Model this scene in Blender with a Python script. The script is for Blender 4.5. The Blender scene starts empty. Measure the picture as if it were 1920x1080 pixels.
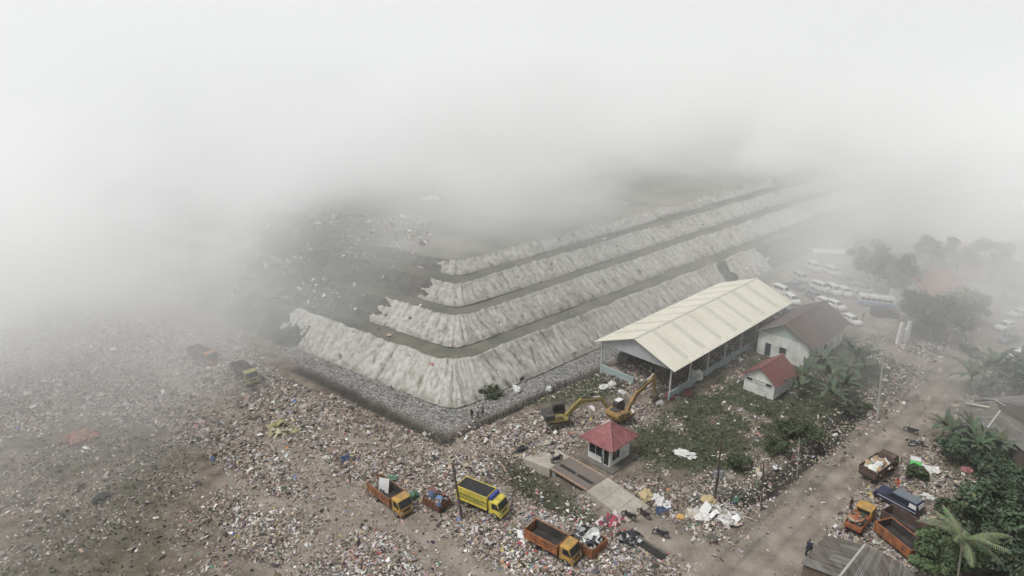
import bpy, math, random
import numpy as np
from mathutils import Vector, Matrix
R = math.radians
SC = bpy.context.scene
C = SC.collection
rng = np.random.default_rng(11)
random.seed(11)

# ------------------------------------------------------------------ camera geometry (drone 50 m up)
F, PITCH, CH = 1270.0, R(20.3), 50.0
def g(px, py, z=0.0):
    """world point at height z seen at photo pixel (px, py) of 1920x1080"""
    dx = (px - 960) / F; dy = -(py - 540) / F
    d = (dx, math.cos(PITCH) + dy * math.sin(PITCH), -math.sin(PITCH) + dy * math.cos(PITCH))
    t = (z - CH) / d[2]
    return Vector((d[0] * t, d[1] * t, z))
def pyof(x, y, z):
    f = y * math.cos(PITCH) - (z - CH) * math.sin(PITCH); u = y * math.sin(PITCH) + (z - CH) * math.cos(PITCH)
    return 540 - F * u / f
def height_at(x, y, py, zmax=30):
    lo, hi = 0.0, zmax
    for _ in range(40):
        m = (lo + hi) / 2
        if pyof(x, y, m) > py: lo = m
        else: hi = m
    return lo

# ------------------------------------------------------------------ noise
def vnoise(x, y, seed=0):
    xi = np.floor(x); yi = np.floor(y); fx = x - xi; fy = y - yi
    fx = fx * fx * (3 - 2 * fx); fy = fy * fy * (3 - 2 * fy)
    def h(a, b):
        v = np.sin(a * 127.1 + b * 311.7 + seed * 74.7) * 43758.5453
        return v - np.floor(v)
    return (h(xi, yi) * (1 - fx) + h(xi + 1, yi) * fx) * (1 - fy) + (h(xi, yi + 1) * (1 - fx) + h(xi + 1, yi + 1) * fx) * fy
def fbm(x, y, seed=0, o=4):
    t = 0; a = .5; n = 0
    for i in range(o):
        t = t + a * vnoise(x, y, seed + i); n += a; a *= .5; x = x * 2.03; y = y * 2.03
    return t / n
def sstep(a, b, x):
    t = np.clip((x - a) / (b - a), 0, 1); return t * t * (3 - 2 * t)

# ------------------------------------------------------------------ materials
MATS = {}
def mat(name, c, rough=.8, var=.18, scale=2.0, metal=0, bump=0, bscale=None, dirt=None, dscale=.5, damt=.5, wave=None, stretch=None):
    if name in MATS: return MATS[name]
    m = bpy.data.materials.new(name); m.use_nodes = True; nt = m.node_tree; N = nt.nodes.new; L = nt.links.new
    b = nt.nodes['Principled BSDF']; b.inputs['Roughness'].default_value = rough; b.inputs['Metallic'].default_value = metal
    tc = N('ShaderNodeTexCoord'); vec = tc.outputs['Object']
    if stretch:
        mp = N('ShaderNodeMapping'); mp.inputs['Scale'].default_value = stretch; L(vec, mp.inputs[0]); sv = mp.outputs[0]
    else: sv = vec
    n1 = N('ShaderNodeTexNoise'); n1.inputs['Scale'].default_value = scale; n1.inputs['Detail'].default_value = 5; L(sv, n1.inputs['Vector'])
    rp = N('ShaderNodeValToRGB'); L(n1.outputs[0], rp.inputs[0])
    rp.color_ramp.elements[0].position = .3; rp.color_ramp.elements[1].position = .7
    rp.color_ramp.elements[0].color = (*[x * (1 - var) for x in c], 1); rp.color_ramp.elements[1].color = (*[min(1, x * (1 + var)) for x in c], 1)
    col = rp.outputs[0]
    if dirt:
        n2 = N('ShaderNodeTexNoise'); n2.inputs['Scale'].default_value = dscale; n2.inputs['Detail'].default_value = 6; L(sv, n2.inputs['Vector'])
        mr = N('ShaderNodeMapRange'); mr.inputs[1].default_value = .45; mr.inputs[2].default_value = .7; mr.inputs[4].default_value = damt; L(n2.outputs[0], mr.inputs[0])
        mx = N('ShaderNodeMix'); mx.data_type = 'RGBA'; L(mr.outputs[0], mx.inputs['Factor']); L(col, mx.inputs['A']); mx.inputs['B'].default_value = (*dirt, 1)
        col = mx.outputs['Result']
    L(col, b.inputs['Base Color'])
    hgt = None
    if wave:
        axis, wl, strength = wave
        w = N('ShaderNodeTexWave'); w.wave_type = 'BANDS'; w.bands_direction = axis; w.inputs['Scale'].default_value = .314159 / wl * 1.0; L(vec, w.inputs['Vector'])
        bp = N('ShaderNodeBump'); bp.inputs['Strength'].default_value = strength; bp.inputs['Distance'].default_value = .06; L(w.outputs[1], bp.inputs['Height']); hgt = bp
    if bump:
        n3 = N('ShaderNodeTexNoise'); n3.inputs['Scale'].default_value = bscale or scale * 4; n3.inputs['Detail'].default_value = 4; L(vec, n3.inputs['Vector'])
        bp = N('ShaderNodeBump'); bp.inputs['Strength'].default_value = bump; bp.inputs['Distance'].default_value = .1; L(n3.outputs[0], bp.inputs['Height'])
        if hgt: L(hgt.outputs[0], bp.inputs['Normal'])
        hgt = bp
    if hgt: L(hgt.outputs[0], b.inputs['Normal'])
    MATS[name] = m; return m
def attr_mat(name, attr='col', rough=.85, trans=0):
    if name in MATS: return MATS[name]
    m = bpy.data.materials.new(name); m.use_nodes = True; nt = m.node_tree
    a = nt.nodes.new('ShaderNodeAttribute'); a.attribute_name = attr; b = nt.nodes['Principled BSDF']
    nt.links.new(a.outputs[0], b.inputs['Base Color']); b.inputs['Roughness'].default_value = rough
    if 'Specular IOR Level' in b.inputs: b.inputs['Specular IOR Level'].default_value = .25
    MATS[name] = m; return m

# ------------------------------------------------------------------ object helpers
def setp(o, label=None, cat=None, group=None, kind=None):
    if label: o['label'] = label
    if cat: o['category'] = cat
    if group: o['group'] = group
    if kind: o['kind'] = kind
    return o
def thing(name, label, cat, loc, rz=0, group=None):
    o = bpy.data.objects.new(name, None); C.objects.link(o); o.empty_display_size = .3
    o.location = loc; o.rotation_euler = (0, 0, rz)
    return setp(o, label, cat, group)
def link(name, me, parent=None, mats=()):
    for m in mats: me.materials.append(m)
    o = bpy.data.objects.new(name, me); C.objects.link(o)
    if parent: o.parent = parent
    return o
class MB:
    def __init__(s): s.v = []; s.f = []; s.mi = []; s.mats = []
    def add(s, vs, fs, m):
        if m not in s.mats: s.mats.append(m)
        k = s.mats.index(m); b = len(s.v); s.v += [tuple(v) for v in vs]
        for f in fs: s.f.append(tuple(b + i for i in f)); s.mi.append(k)
        return s
    def hexa(s, p, m): return s.add(p, [(0, 3, 2, 1), (4, 5, 6, 7), (0, 1, 5, 4), (1, 2, 6, 5), (2, 3, 7, 6), (3, 0, 4, 7)], m)
    def box(s, c, d, m, rz=0, ry=0, rx=0):
        M = Matrix.Rotation(rz, 3, 'Z') @ Matrix.Rotation(ry, 3, 'Y') @ Matrix.Rotation(rx, 3, 'X'); h = [x / 2 for x in d]
        return s.hexa([Vector(c) + M @ Vector((a * h[0], b * h[1], e * h[2])) for a, b, e in ((-1, -1, -1), (1, -1, -1), (1, 1, -1), (-1, 1, -1), (-1, -1, 1), (1, -1, 1), (1, 1, 1), (-1, 1, 1))], m)
    def prism(s, poly, a, b, m, axis='y', taper=1.0):
        """polygon (x,z) extruded along y (or (y,z) along x)"""
        n = len(poly)
        if axis == 'y': vs = [(p[0], a, p[1]) for p in poly] + [(p[0], b, p[1]) for p in poly]
        elif axis == 'x': vs = [(a, p[0], p[1]) for p in poly] + [(b, p[0], p[1]) for p in poly]
        else: vs = [(p[0], p[1], a) for p in poly] + [(p[0], p[1], b) for p in poly]
        fs = [tuple(range(n))[::-1], tuple(range(n, 2 * n))] + [(i, (i + 1) % n, n + (i + 1) % n, n + i) for i in range(n)]
        return s.add(vs, fs, m)
    def tube(s, pts, rads, m, n=8):
        pts = [Vector(p) for p in pts]
        if isinstance(rads, (int, float)): rads = [rads] * len(pts)
        vs = []; fs = []
        for i, p in enumerate(pts):
            t = (pts[min(i + 1, len(pts) - 1)] - pts[max(i - 1, 0)]).normalized()
            u = t.orthogonal().normalized() if i == 0 else (u - t * u.dot(t)).normalized()
            w = t.cross(u)
            for k in range(n):
                a = 2 * math.pi * k / n; vs.append(p + (u * math.cos(a) + w * math.sin(a)) * rads[i])
        for i in range(len(pts) - 1):
            for k in range(n): fs.append((i * n + k, i * n + (k + 1) % n, (i + 1) * n + (k + 1) % n, (i + 1) * n + k))
        fs.append(tuple(range(n))[::-1]); fs.append(tuple(range((len(pts) - 1) * n, len(pts) * n)))
        return s.add(vs, fs, m)
    def disc_wheel(s, c, r, w, m, n=18, ir=0):
        """wheel on the y axis with rounded tyre shoulders"""
        prof = [(ir, -w / 2 * .7), (r * .9, -w / 2), (r, -w / 2 * .6), (r, w / 2 * .6), (r * .9, w / 2), (ir, w / 2 * .7)]
        vs = []; fs = []
        for k in range(n):
            a = 2 * math.pi * k / n
            for q in prof: vs.append((c[0] + q[0] * math.cos(a), c[1] + q[1], c[2] + q[0] * math.sin(a)))
        P = len(prof)
        for k in range(n):
            for i in range(P - 1): fs.append((k * P + i, k * P + i + 1, ((k + 1) % n) * P + i + 1, ((k + 1) % n) * P + i))
        return s.add(vs, fs, m)
    def build(s, name, parent=None, smooth=False, bevel=0, seg=2):
        me = bpy.data.meshes.new(name); me.from_pydata([tuple(v) for v in s.v], [], s.f)
        for m in s.mats: me.materials.append(m)
        me.polygons.foreach_set('material_index', s.mi)
        if smooth: me.polygons.foreach_set('use_smooth', [True] * len(s.f))
        me.update(); o = link(name, me, parent)
        if bevel:
            md = o.modifiers.new('bevel', 'BEVEL'); md.width = bevel; md.segments = seg; md.limit_method = 'ANGLE'
        return o
def dup(root, loc, rz, label=None, scale=None):
    r = root.copy(); C.objects.link(r); r.location = loc; r.rotation_euler = (0, 0, rz)
    if scale: r.scale = scale if not isinstance(scale, (int, float)) else (scale,) * 3
    if label: r['label'] = label
    for ch in root.children:
        c = ch.copy(); C.objects.link(c); c.parent = r
        for gch in ch.children:
            d = gch.copy(); C.objects.link(d); d.parent = c
    return r
def np_mesh(name, V, faces_n, loops, cols=None, smooth=False):
    """V (n,3); loops flat int array; faces_n verts per face (constant); cols (nf,3) face colour"""
    me = bpy.data.meshes.new(name); nf = len(loops) // faces_n
    me.vertices.add(len(V)); me.vertices.foreach_set('co', np.ascontiguousarray(V, np.float32).ravel())
    me.loops.add(len(loops)); me.loops.foreach_set('vertex_index', np.ascontiguousarray(loops, np.int32))
    me.polygons.add(nf); me.polygons.foreach_set('loop_start', np.arange(nf, dtype=np.int32) * faces_n)
    if smooth: me.polygons.foreach_set('use_smooth', np.ones(nf, bool))
    me.update(calc_edges=True)
    if cols is not None:
        a = me.attributes.new('col', 'FLOAT_COLOR', 'FACE')
        a.data.foreach_set('color', np.concatenate([cols, np.ones((len(cols), 1))], 1).astype(np.float32).ravel())
    return me
def grid_faces(nr, nc):
    i = np.arange(nr - 1)[:, None] * nc + np.arange(nc - 1)[None, :]
    return np.stack([i, i + 1, i + nc + 1, i + nc], -1).reshape(-1, 4)

# ------------------------------------------------------------------ zones of the ground (outlines of the place, metres)
def sdf(poly, X, Y):
    """signed distance, negative inside"""
    P = np.array([(p[0], p[1]) for p in poly]); d = np.full(X.shape, 1e9); ins = np.zeros(X.shape, bool); n = len(P)
    for i in range(n):
        a = P[i]; b = P[(i + 1) % n]; e = b - a
        wx = X - a[0]; wy = Y - a[1]; t = np.clip((wx * e[0] + wy * e[1]) / (e @ e + 1e-9), 0, 1)
        d = np.minimum(d, (wx - t * e[0]) ** 2 + (wy - t * e[1]) ** 2)
        c = (a[1] > Y) != (b[1] > Y)
        xi = a[0] + (Y - a[1]) * e[0] / (e[1] if abs(e[1]) > 1e-9 else 1e-9)
        ins ^= c & (X < xi)
    d = np.sqrt(d); return np.where(ins, -d, d)
def ldist(pts, X, Y):
    d = np.full(X.shape, 1e9)
    for a, b in zip(pts[:-1], pts[1:]):
        ex = b[0] - a[0]; ey = b[1] - a[1]; wx = X - a[0]; wy = Y - a[1]
        t = np.clip((wx * ex + wy * ey) / (ex * ex + ey * ey + 1e-9), 0, 1)
        d = np.minimum(d, (wx - t * ex) ** 2 + (wy - t * ey) ** 2)
    return np.sqrt(d)
def PX(*q): return [tuple(g(a, b)[:2]) for a, b in q]

# hill frame
HC = np.array((-8.4, 85.0)); DR = np.array((.735, .678)); DL = np.array((-.80, .60)); HM = np.array((-.066, 1.30))
NR = np.array((-.678, .735)); NL = np.array((.60, .80))
PD = [0, 5.15, 9.46, 13.46, 17.4, 20.8, 24.7, 27.0, 34, 60, 160]
PZ = [0, 3.65, 3.75, 6.48, 6.56, 8.87, 8.95, 10.5, 10.7, 11.0, 11.0]
def dhill(X, Y):
    return np.minimum((X - HC[0]) * NR[0] + (Y - HC[1]) * NR[1], (X - HC[0]) * NL[0] + (Y - HC[1]) * NL[1])
def hillP(s, d, w=2.2):
    q = np.sqrt(s * s + w * w) - w * .55
    a = (s + q) / 2; b = (-s + q) / 2
    return HC[0] + HM[0] * d + DR[0] * a + DL[0] * b, HC[1] + HM[1] * d + DR[1] * a + DL[1] * b

ROAD = PX((1330, 1130), (1405, 1060), (1475, 990), (1560, 900), (1680, 800), (1725, 760), (1780, 705), (1855, 650), (1900, 615), (1990, 560), (2060, 520))
ROADW = [4.2, 4.0, 3.8, 3.6, 3.2, 3.0, 3.2, 5.5, 6, 6.5, 6.5]
SIDE = PX((1668, 655), (1700, 672), (1745, 684), (1800, 690))
TRACK = PX((640, 955), (720, 965), (775, 985), (830, 1025), (905, 1085), (960, 1130))
RAMP = PX((1170, 960), (1235, 1005), (1320, 1045), (1400, 1065))
zT = PX((-500, 540), (0, 575), (240, 585), (330, 615), (450, 648), (500, 690), (600, 752), (835, 822), (900, 800), (985, 800), (1070, 812), (1085, 850), (1005, 862), (935, 860), (950, 905), (1010, 955), (1100, 990), (1180, 985), (1240, 1030), (1330, 1085), (1330, 1250), (400, 1250), (520, 1080), (470, 1020), (400, 960), (455, 880), (330, 815), (160, 765), (0, 820), (-300, 900))
zSCRUB = PX((-400, 850), (0, 800), (160, 765), (330, 815), (455, 880), (400, 960), (520, 1040), (560, 1250), (-400, 1250))
zVERGE = PX((1190, 880), (1255, 900), (1330, 890), (1400, 945), (1480, 910), (1560, 835), (1640, 770), (1700, 735), (1745, 690), (1760, 700), (1700, 760), (1610, 840), (1500, 945), (1400, 1040), (1330, 1035), (1250, 985), (1190, 950))
zRIGHT = PX((1660, 900), (1700, 865), (1760, 880), (1830, 905), (1870, 950), (1790, 940), (1760, 990), (1780, 1060), (1700, 1100), (1560, 1110), (1540, 990), (1600, 925))
zYARD = PX((1195, 880), (1190, 805), (1255, 770), (1440, 655), (1500, 690), (1600, 690), (1640, 700), (1600, 800), (1500, 850), (1400, 905), (1330, 880), (1240, 895))
zGRASS2 = PX((985, 760), (1010, 715), (1120, 690), (1180, 740), (1130, 750), (1060, 760))
zPIT = PX((935, 850), (1000, 868), (1035, 890), (1095, 945), (1150, 985), (1100, 985), (1010, 950), (955, 905))
zEXC = PX((905, 800), (990, 770), (1080, 760), (1230, 770), (1250, 800), (1150, 800), (1095, 830), (1060, 850), (990, 855), (900, 850))
zSHED = PX((1130, 712), (1185, 735), (1250, 760), (1445, 640), (1320, 610))
zLOT = PX((1430, 560), (1440, 500), (1560, 470), (1720, 560), (1700, 640), (1640, 650), (1600, 630), (1530, 580))
zLITR = PX((1700, 655), (1760, 610), (1830, 560), (1900, 560), (1850, 640), (1810, 680), (1740, 680))
DITCH = PX((1600, 775), (1565, 815), (1500, 865), (1440, 912), (1385, 935))
DITCH2 = PX((560, 692), (600, 708), (700, 760), (838, 826)); DITCH3 = PX((838, 826), (900, 795), (985, 755), (1060, 718), (1128, 692))
zGRAV = PX((838, 812), (690, 748), (500, 655), (640, 640), (850, 720), (1150, 600), (1560, 420), (1600, 440), (1135, 682))

xs = np.unique(np.concatenate([-np.geomspace(130, 3000, 16), np.arange(-130, 175, .6), np.geomspace(175, 3000, 16)]))
ys = np.unique(np.concatenate([[-400, -60, 0, 25], np.arange(38, 215, .6), np.geomspace(215, 4000, 20)]))
X, Y = np.meshgrid(xs, ys)
jit = (fbm(X * .35, Y * .35, 3) - .5) * 5
def mask(poly, soft=2.0, j=1.0): return 1 - sstep(-soft, soft, sdf(poly, X, Y) + jit * j)
mT = mask(zT); mS = mask(zSCRUB, 3); mV = mask(zVERGE, 1.5); mRt = mask(zRIGHT, 1.5); mY = mask(zYARD, 1.5); mG2 = mask(zGRASS2, 1.2, .5)
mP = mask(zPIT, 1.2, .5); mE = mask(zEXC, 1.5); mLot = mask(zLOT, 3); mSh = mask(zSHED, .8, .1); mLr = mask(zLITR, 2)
wroad = np.full(X.shape, 1e9)
for (a, b, w0, w1) in zip(ROAD[:-1], ROAD[1:], ROADW[:-1], ROADW[1:]): wroad = np.minimum(wroad, ldist([a, b], X, Y) - (w0 + w1) / 2)
wroad = np.minimum(wroad, ldist(SIDE, X, Y) - 2.0)
wroad = np.minimum(wroad, ldist(RAMP, X, Y) - 2.6)
mRoad = 1 - sstep(-1.3, 1.3, wroad + jit * .35)
rut = np.exp(-((np.abs(ldist(ROAD, X, Y) - 1.0 + jit * .08)) / .28) ** 2) + .8 * np.exp(-((np.abs(ldist(ROAD, X, Y) - 2.6 + jit * .1)) / .25) ** 2)
mTr = 1 - sstep(-1.0, 1.5, ldist(TRACK, X, Y) - 2.5 + jit * .5)
for tk, tw in ((PX((300, 690), (440, 780), (570, 860), (640, 935), (690, 965)), 1.7), (PX((610, 810), (720, 835), (830, 838), (930, 842)), 1.0), (PX((430, 900), (520, 950), (640, 960)), 1.2), (PX((690, 970), (600, 1010), (520, 1075)), 1.4)):
    mTr = np.maximum(mTr, .9 * (1 - sstep(-.8, 1.8, ldist(tk, X, Y) - tw + jit * .4)))
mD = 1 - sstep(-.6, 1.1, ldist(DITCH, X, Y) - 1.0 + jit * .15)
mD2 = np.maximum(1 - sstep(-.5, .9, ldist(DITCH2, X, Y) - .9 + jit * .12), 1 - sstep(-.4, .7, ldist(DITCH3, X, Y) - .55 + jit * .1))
mGr = mask(zGRAV, .6, .1)
DH = dhill(X, Y)
trash = np.clip(mT * (.72 + .5 * (fbm(X * .11, Y * .11, 5) - .35)) + mS * .13 * (fbm(X * .2, Y * .2, 8) > .5) + mV * (.35 + .5 * fbm(X * .3, Y * .3, 15)) + mRt * .75 + mE * .55 + mLr * .7 + mP * .22 + mY * .26 * sstep(.6, .74, fbm(X * .22, Y * .22, 21)) + mG2 * .2 + mSh * .75 * sstep(.3, .55, fbm(X * .3, Y * .3, 25)), 0, 1)
edge = sstep(0, 1.5, wroad) * (1 - sstep(2.0, 5.0, wroad)); trash = np.clip(trash + edge * .5 * (Y < 135), 0, 1)
trash *= (1 - .7 * mP) * (1 - .5 * mG2) * (1 - .93 * mRoad) * (1 - .9 * mTr) * (1 - .7 * mD) * (1 - .85 * mD2) * (1 - mGr)
grass = np.clip(mY * (1 - .7 * sstep(.6, .74, fbm(X * .22, Y * .22, 21))) + mG2 * .9 + mP * .85 + mS * .36 * sstep(.44, .64, fbm(X * .09, Y * .09, 31)) + mV * .45 * sstep(.5, .6, fbm(X * .25, Y * .25, 51)), 0, 1)
far_green = (1 - np.clip(mT + mRoad + mLot + mS + mY, 0, 1)) * sstep(28, 50, X) * sstep(.35, .6, fbm(X * .05, Y * .05, 61)) * .9
grass = np.clip(np.maximum(grass, far_green), 0, 1) * (1 - mRoad) * (1 - mGr) * (1 - mD2)
fresh = mask(PX((930, 930), (1180, 950), (1250, 1040), (1150, 1090), (980, 1090), (840, 980)), 2, 1)
fresh = np.clip(fresh + mask(PX((640, 1010), (760, 960), (880, 1090), (640, 1100)), 2, 1) * .6, 0, 1)
Z = mT * ((fbm(X * .12, Y * .12, 41) - .45) * 1.5 + (fbm(X * .6, Y * .6, 42, 3) - .5) * .5) + mRt * (fbm(X * .3, Y * .3, 43) - .3) * .9 + mV * (fbm(X * .4, Y * .4, 44) - .4) * .7 + mE * (fbm(X * .4, Y * .4, 45) - .5) * .5
Z += (fbm(X * .05, Y * .05, 46) - .5) * .4 * (1 - mRoad)
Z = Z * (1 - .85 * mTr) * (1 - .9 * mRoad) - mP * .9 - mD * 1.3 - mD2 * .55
Z += (fbm(X * .9, Y * .9, 47, 2) - .5) * .16
# heaps of waste stored under the shed roof
for (px, py, h, r) in ((1190, 700, 1.3, 3.0), (1225, 715, .8, 2.0), (1285, 700, 1.5, 2.0), (1320, 690, 1.2, 2.0), (1310, 715, .6, 1.5), (1365, 660, 1.0, 2.4), (1205, 745, .5, 1.6)):
    q = g(px, py); Z += h * np.exp(-((X - q.x) ** 2 + (Y - q.y) ** 2) / (2 * (r * .7) ** 2)) * (.8 + .4 * fbm(X * .8, Y * .8, 48))
flat = np.zeros(X.shape)
def flatten(x, y, r, k=1.0):
    global Z
    w = 1 - sstep(r * .7, r * 1.2, np.hypot(X - x, Y - y)); Z = Z * (1 - w * k)
for (px, py, r) in ((1145, 860, 4.5), (1437, 735, 6), (1530, 640, 9), (900, 955, 3.6), (722, 948, 3.6), (1032, 1040, 3.4), (1085, 1025, 2.4), (822, 952, 2.0), (1650, 890, 3), (1685, 955, 3.4), (1625, 990, 3), (380, 678, 3.5), (455, 705, 3.5), (1050, 792, 4), (1170, 785, 4)): q = g(px, py); flatten(q.x, q.y, r)
Z = np.where(DH > 1.0, np.minimum(Z, -.3), Z)
Z = np.where((np.abs(X) > 170) | (Y > 215), 0, Z)
def samp(A, x, y):
    i = np.clip(np.searchsorted(xs, x) - 1, 0, len(xs) - 2); j = np.clip(np.searchsorted(ys, y) - 1, 0, len(ys) - 2)
    fx = np.clip((x - xs[i]) / (xs[i + 1] - xs[i]), 0, 1); fy = np.clip((y - ys[j]) / (ys[j + 1] - ys[j]), 0, 1)
    return (A[j, i] * (1 - fx) + A[j, i + 1] * fx) * (1 - fy) + (A[j + 1, i] * (1 - fx) + A[j + 1, i + 1] * fx) * fy
def gz(x, y): return float(samp(Z, np.array([x]), np.array([y]))[0])
def G(px, py):
    """ground point seen at a photo pixel, on the uneven ground"""
    q = g(px, py)
    for _ in range(4): q = g(px, py, gz(q.x, q.y))
    return q

# ------------------------------------------------------------------ ground sheet
def ground_material():
    m = bpy.data.materials.new('ground'); m.use_nodes = True; nt = m.node_tree; N = nt.nodes.new; L = nt.links.new
    b = nt.nodes['Principled BSDF']; b.inputs['Roughness'].default_value = .95; b.inputs['Specular IOR Level'].default_value = .15
    tc = N('ShaderNodeTexCoord'); V = tc.outputs['Object']
    def noise(s, d=5):
        n = N('ShaderNodeTexNoise'); n.inputs['Scale'].default_value = s; n.inputs['Detail'].default_value = d; L(V, n.inputs['Vector']); return n.outputs[0]
    def ramp(f, st):
        r = N('ShaderNodeValToRGB'); L(f, r.inputs[0]); e = r.color_ramp.elements
        while len(e) < len(st): e.new(.5)
        for i, (p, c) in enumerate(st): e[i].position = p; e[i].color = (*c, 1)
        return r.outputs[0]
    def mix(f, a, c):
        x = N('ShaderNodeMix'); x.data_type = 'RGBA'; L(f, x.inputs['Factor']); L(a, x.inputs['A']); L(c, x.inputs['B']); return x.outputs['Result']
    def at(n):
        a = N('ShaderNodeAttribute'); a.attribute_name = n; return a.outputs['Fac']
    dirt = ramp(noise(.6, 8), [(.3, (.085, .07, .053)), (.5, (.15, .125, .1)), (.72, (.23, .2, .16))])
    road = ramp(noise(.35, 8), [(.3, (.165, .142, .116)), (.52, (.245, .214, .177)), (.75, (.32, .285, .242))])
    gr = ramp(noise(1.3, 7), [(.3, (.028, .034, .022)), (.5, (.052, .062, .037)), (.72, (.105, .1, .065))])
    vo = N('ShaderNodeTexVoronoi'); vo.inputs['Scale'].default_value = 4.2; L(V, vo.inputs['Vector'])
    sep = N('ShaderNodeSeparateColor'); L(vo.outputs['Color'], sep.inputs[0])
    tr = ramp(sep.outputs[0], [(0, (.03, .028, .026)), (.3, (.12, .10, .085)), (.55, (.24, .2, .165)), (.8, (.4, .36, .33)), (.97, (.6, .58, .56))])
    rvo = N('ShaderNodeTexVoronoi'); rvo.inputs['Scale'].default_value = 3.4; L(V, rvo.inputs['Vector'])
    rs = N('ShaderNodeSeparateColor'); L(rvo.outputs['Color'], rs.inputs[0])
    gv = ramp(rs.outputs[0], [(0, (.14, .138, .13)), (.5, (.32, .312, .29)), (1, (.5, .49, .46))])
    vd = ramp(rvo.outputs['Distance'], [(.0, (1, 1, 1)), (.22, (.85, .85, .85)), (.45, (.48, .48, .48))])
    gm = N('ShaderNodeMix'); gm.data_type = 'RGBA'; gm.blend_type = 'MULTIPLY'; gm.inputs['Factor'].default_value = 1; L(gv, gm.inputs['A']); L(vd, gm.inputs['B'])
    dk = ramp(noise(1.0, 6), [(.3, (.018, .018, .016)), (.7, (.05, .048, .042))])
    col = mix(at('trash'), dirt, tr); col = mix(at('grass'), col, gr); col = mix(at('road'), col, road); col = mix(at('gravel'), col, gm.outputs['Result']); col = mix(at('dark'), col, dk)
    L(col, b.inputs['Base Color'])
    bp = N('ShaderNodeBump'); bp.inputs['Strength'].default_value = .7; bp.inputs['Distance'].default_value = .25; L(noise(2.5, 8), bp.inputs['Height']); L(bp.outputs[0], b.inputs['Normal'])
    return m
me = np_mesh('ground', np.stack([X, Y, Z], -1).reshape(-1, 3), 4, grid_faces(len(ys), len(xs)).ravel(), smooth=True)
def vattr(n, A):
    a = me.attributes.new(n, 'FLOAT', 'POINT'); a.data.foreach_set('value', A.astype(np.float32).ravel())
vattr('trash', np.clip(trash * 1.3, 0, 1)); vattr('grass', grass); vattr('gravel', mGr)
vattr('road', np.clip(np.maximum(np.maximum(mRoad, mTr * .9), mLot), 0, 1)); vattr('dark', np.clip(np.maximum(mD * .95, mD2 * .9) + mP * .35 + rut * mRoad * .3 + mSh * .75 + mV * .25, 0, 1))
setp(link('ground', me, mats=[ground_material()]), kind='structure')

# ------------------------------------------------------------------ terraced landfill hill
def hill_mesh():
    s = np.concatenate([-np.geomspace(400, 130, 10), np.arange(-128, 190, 1.0), np.geomspace(192, 600, 12)])
    d = np.unique(np.concatenate([np.interp(np.arange(0, 8, .1), range(11), PD), np.linspace(34, 160, 24)]))
    S, D = np.meshgrid(s, d, indexing='ij'); x, y = hillP(S, D); z = np.interp(D, PD, PZ)
    lft = sstep(14, 40, -S); z = z * (1 - .12 * lft)
    z += (fbm(x * .15, y * .15, 71) - .5) * (.5 + 1.2 * lft) * sstep(.5, 4, D) + (fbm(x * .7, y * .7, 72, 3) - .5) * .25 * sstep(.2, 1, D)
    z -= .6 * (1 - sstep(0, .3, D))
    wob = (fbm(x * .11, y * .11, 75) - .5) * 9 * sstep(30, 44, -S); x = x + wob * NL[0]; y = y + wob * NL[1]
    me = np_mesh('hill', np.stack([x, y, z], -1).reshape(-1, 3), 4, grid_faces(*S.shape)[:, ::-1].ravel(), smooth=True)
    bank = (((np.interp(D + .6, PD, PZ) - np.interp(D - .6, PD, PZ)) > .35) & (D < 28)).astype(float)
    top = sstep(26.5, 29, D)
    for n, A in (('bank', bank), ('top', top), ('burnt', sstep(16, 34, -S + (fbm(x * .12, y * .12, 73) - .5) * 22 - D * .0))):
        a = me.attributes.new(n, 'FLOAT', 'POINT'); a.data.foreach_set('value', A.astype(np.float32).ravel())
    m = bpy.data.materials.new('hill'); m.use_nodes = True; nt = m.node_tree; N = nt.nodes.new; L = nt.links.new; b = nt.nodes['Principled BSDF']; b.inputs['Roughness'].default_value = .95
    tc = N('ShaderNodeTexCoord')
    def ns(sc, st):
        n = N('ShaderNodeTexNoise'); n.inputs['Scale'].default_value = sc; n.inputs['Detail'].default_value = 7; L(tc.outputs['Object'], n.inputs['Vector'])
        r = N('ShaderNodeValToRGB'); L(n.outputs[0], r.inputs[0]); e = r.color_ramp.elements
        e[0].position = .32; e[1].position = .7; e[0].color = (*st[0], 1); e[1].color = (*st[1], 1); return r.outputs[0], n.outputs[0]
    def mix(f, a, c):
        x = N('ShaderNodeMix'); x.data_type = 'RGBA'; a_ = N('ShaderNodeAttribute'); a_.attribute_name = f; L(a_.outputs['Fac'], x.inputs['Factor']); L(a, x.inputs['A']); L(c, x.inputs['B']); return x.outputs['Result']
    berm, h = ns(.25, ((.08, .09, .068), (.155, .138, .112))); bank_, _ = ns(.6, ((.05, .05, .042), (.13, .12, .1))); top_, _ = ns(.12, ((.13, .132, .112), (.25, .236, .205))); brn, _ = ns(.35, ((.032, .042, .037), (.115, .122, .108)))
    L(mix('burnt', mix('top', mix('bank', berm, bank_), top_), brn), b.inputs['Base Color'])
    bp = N('ShaderNodeBump'); bp.inputs['Strength'].default_value = .6; bp.inputs['Distance'].default_value = .3; L(h, bp.inputs['Height']); L(bp.outputs[0], b.inputs['Normal'])
    setp(link('hill', me, mats=[m]), kind='structure')
hill_mesh()

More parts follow.
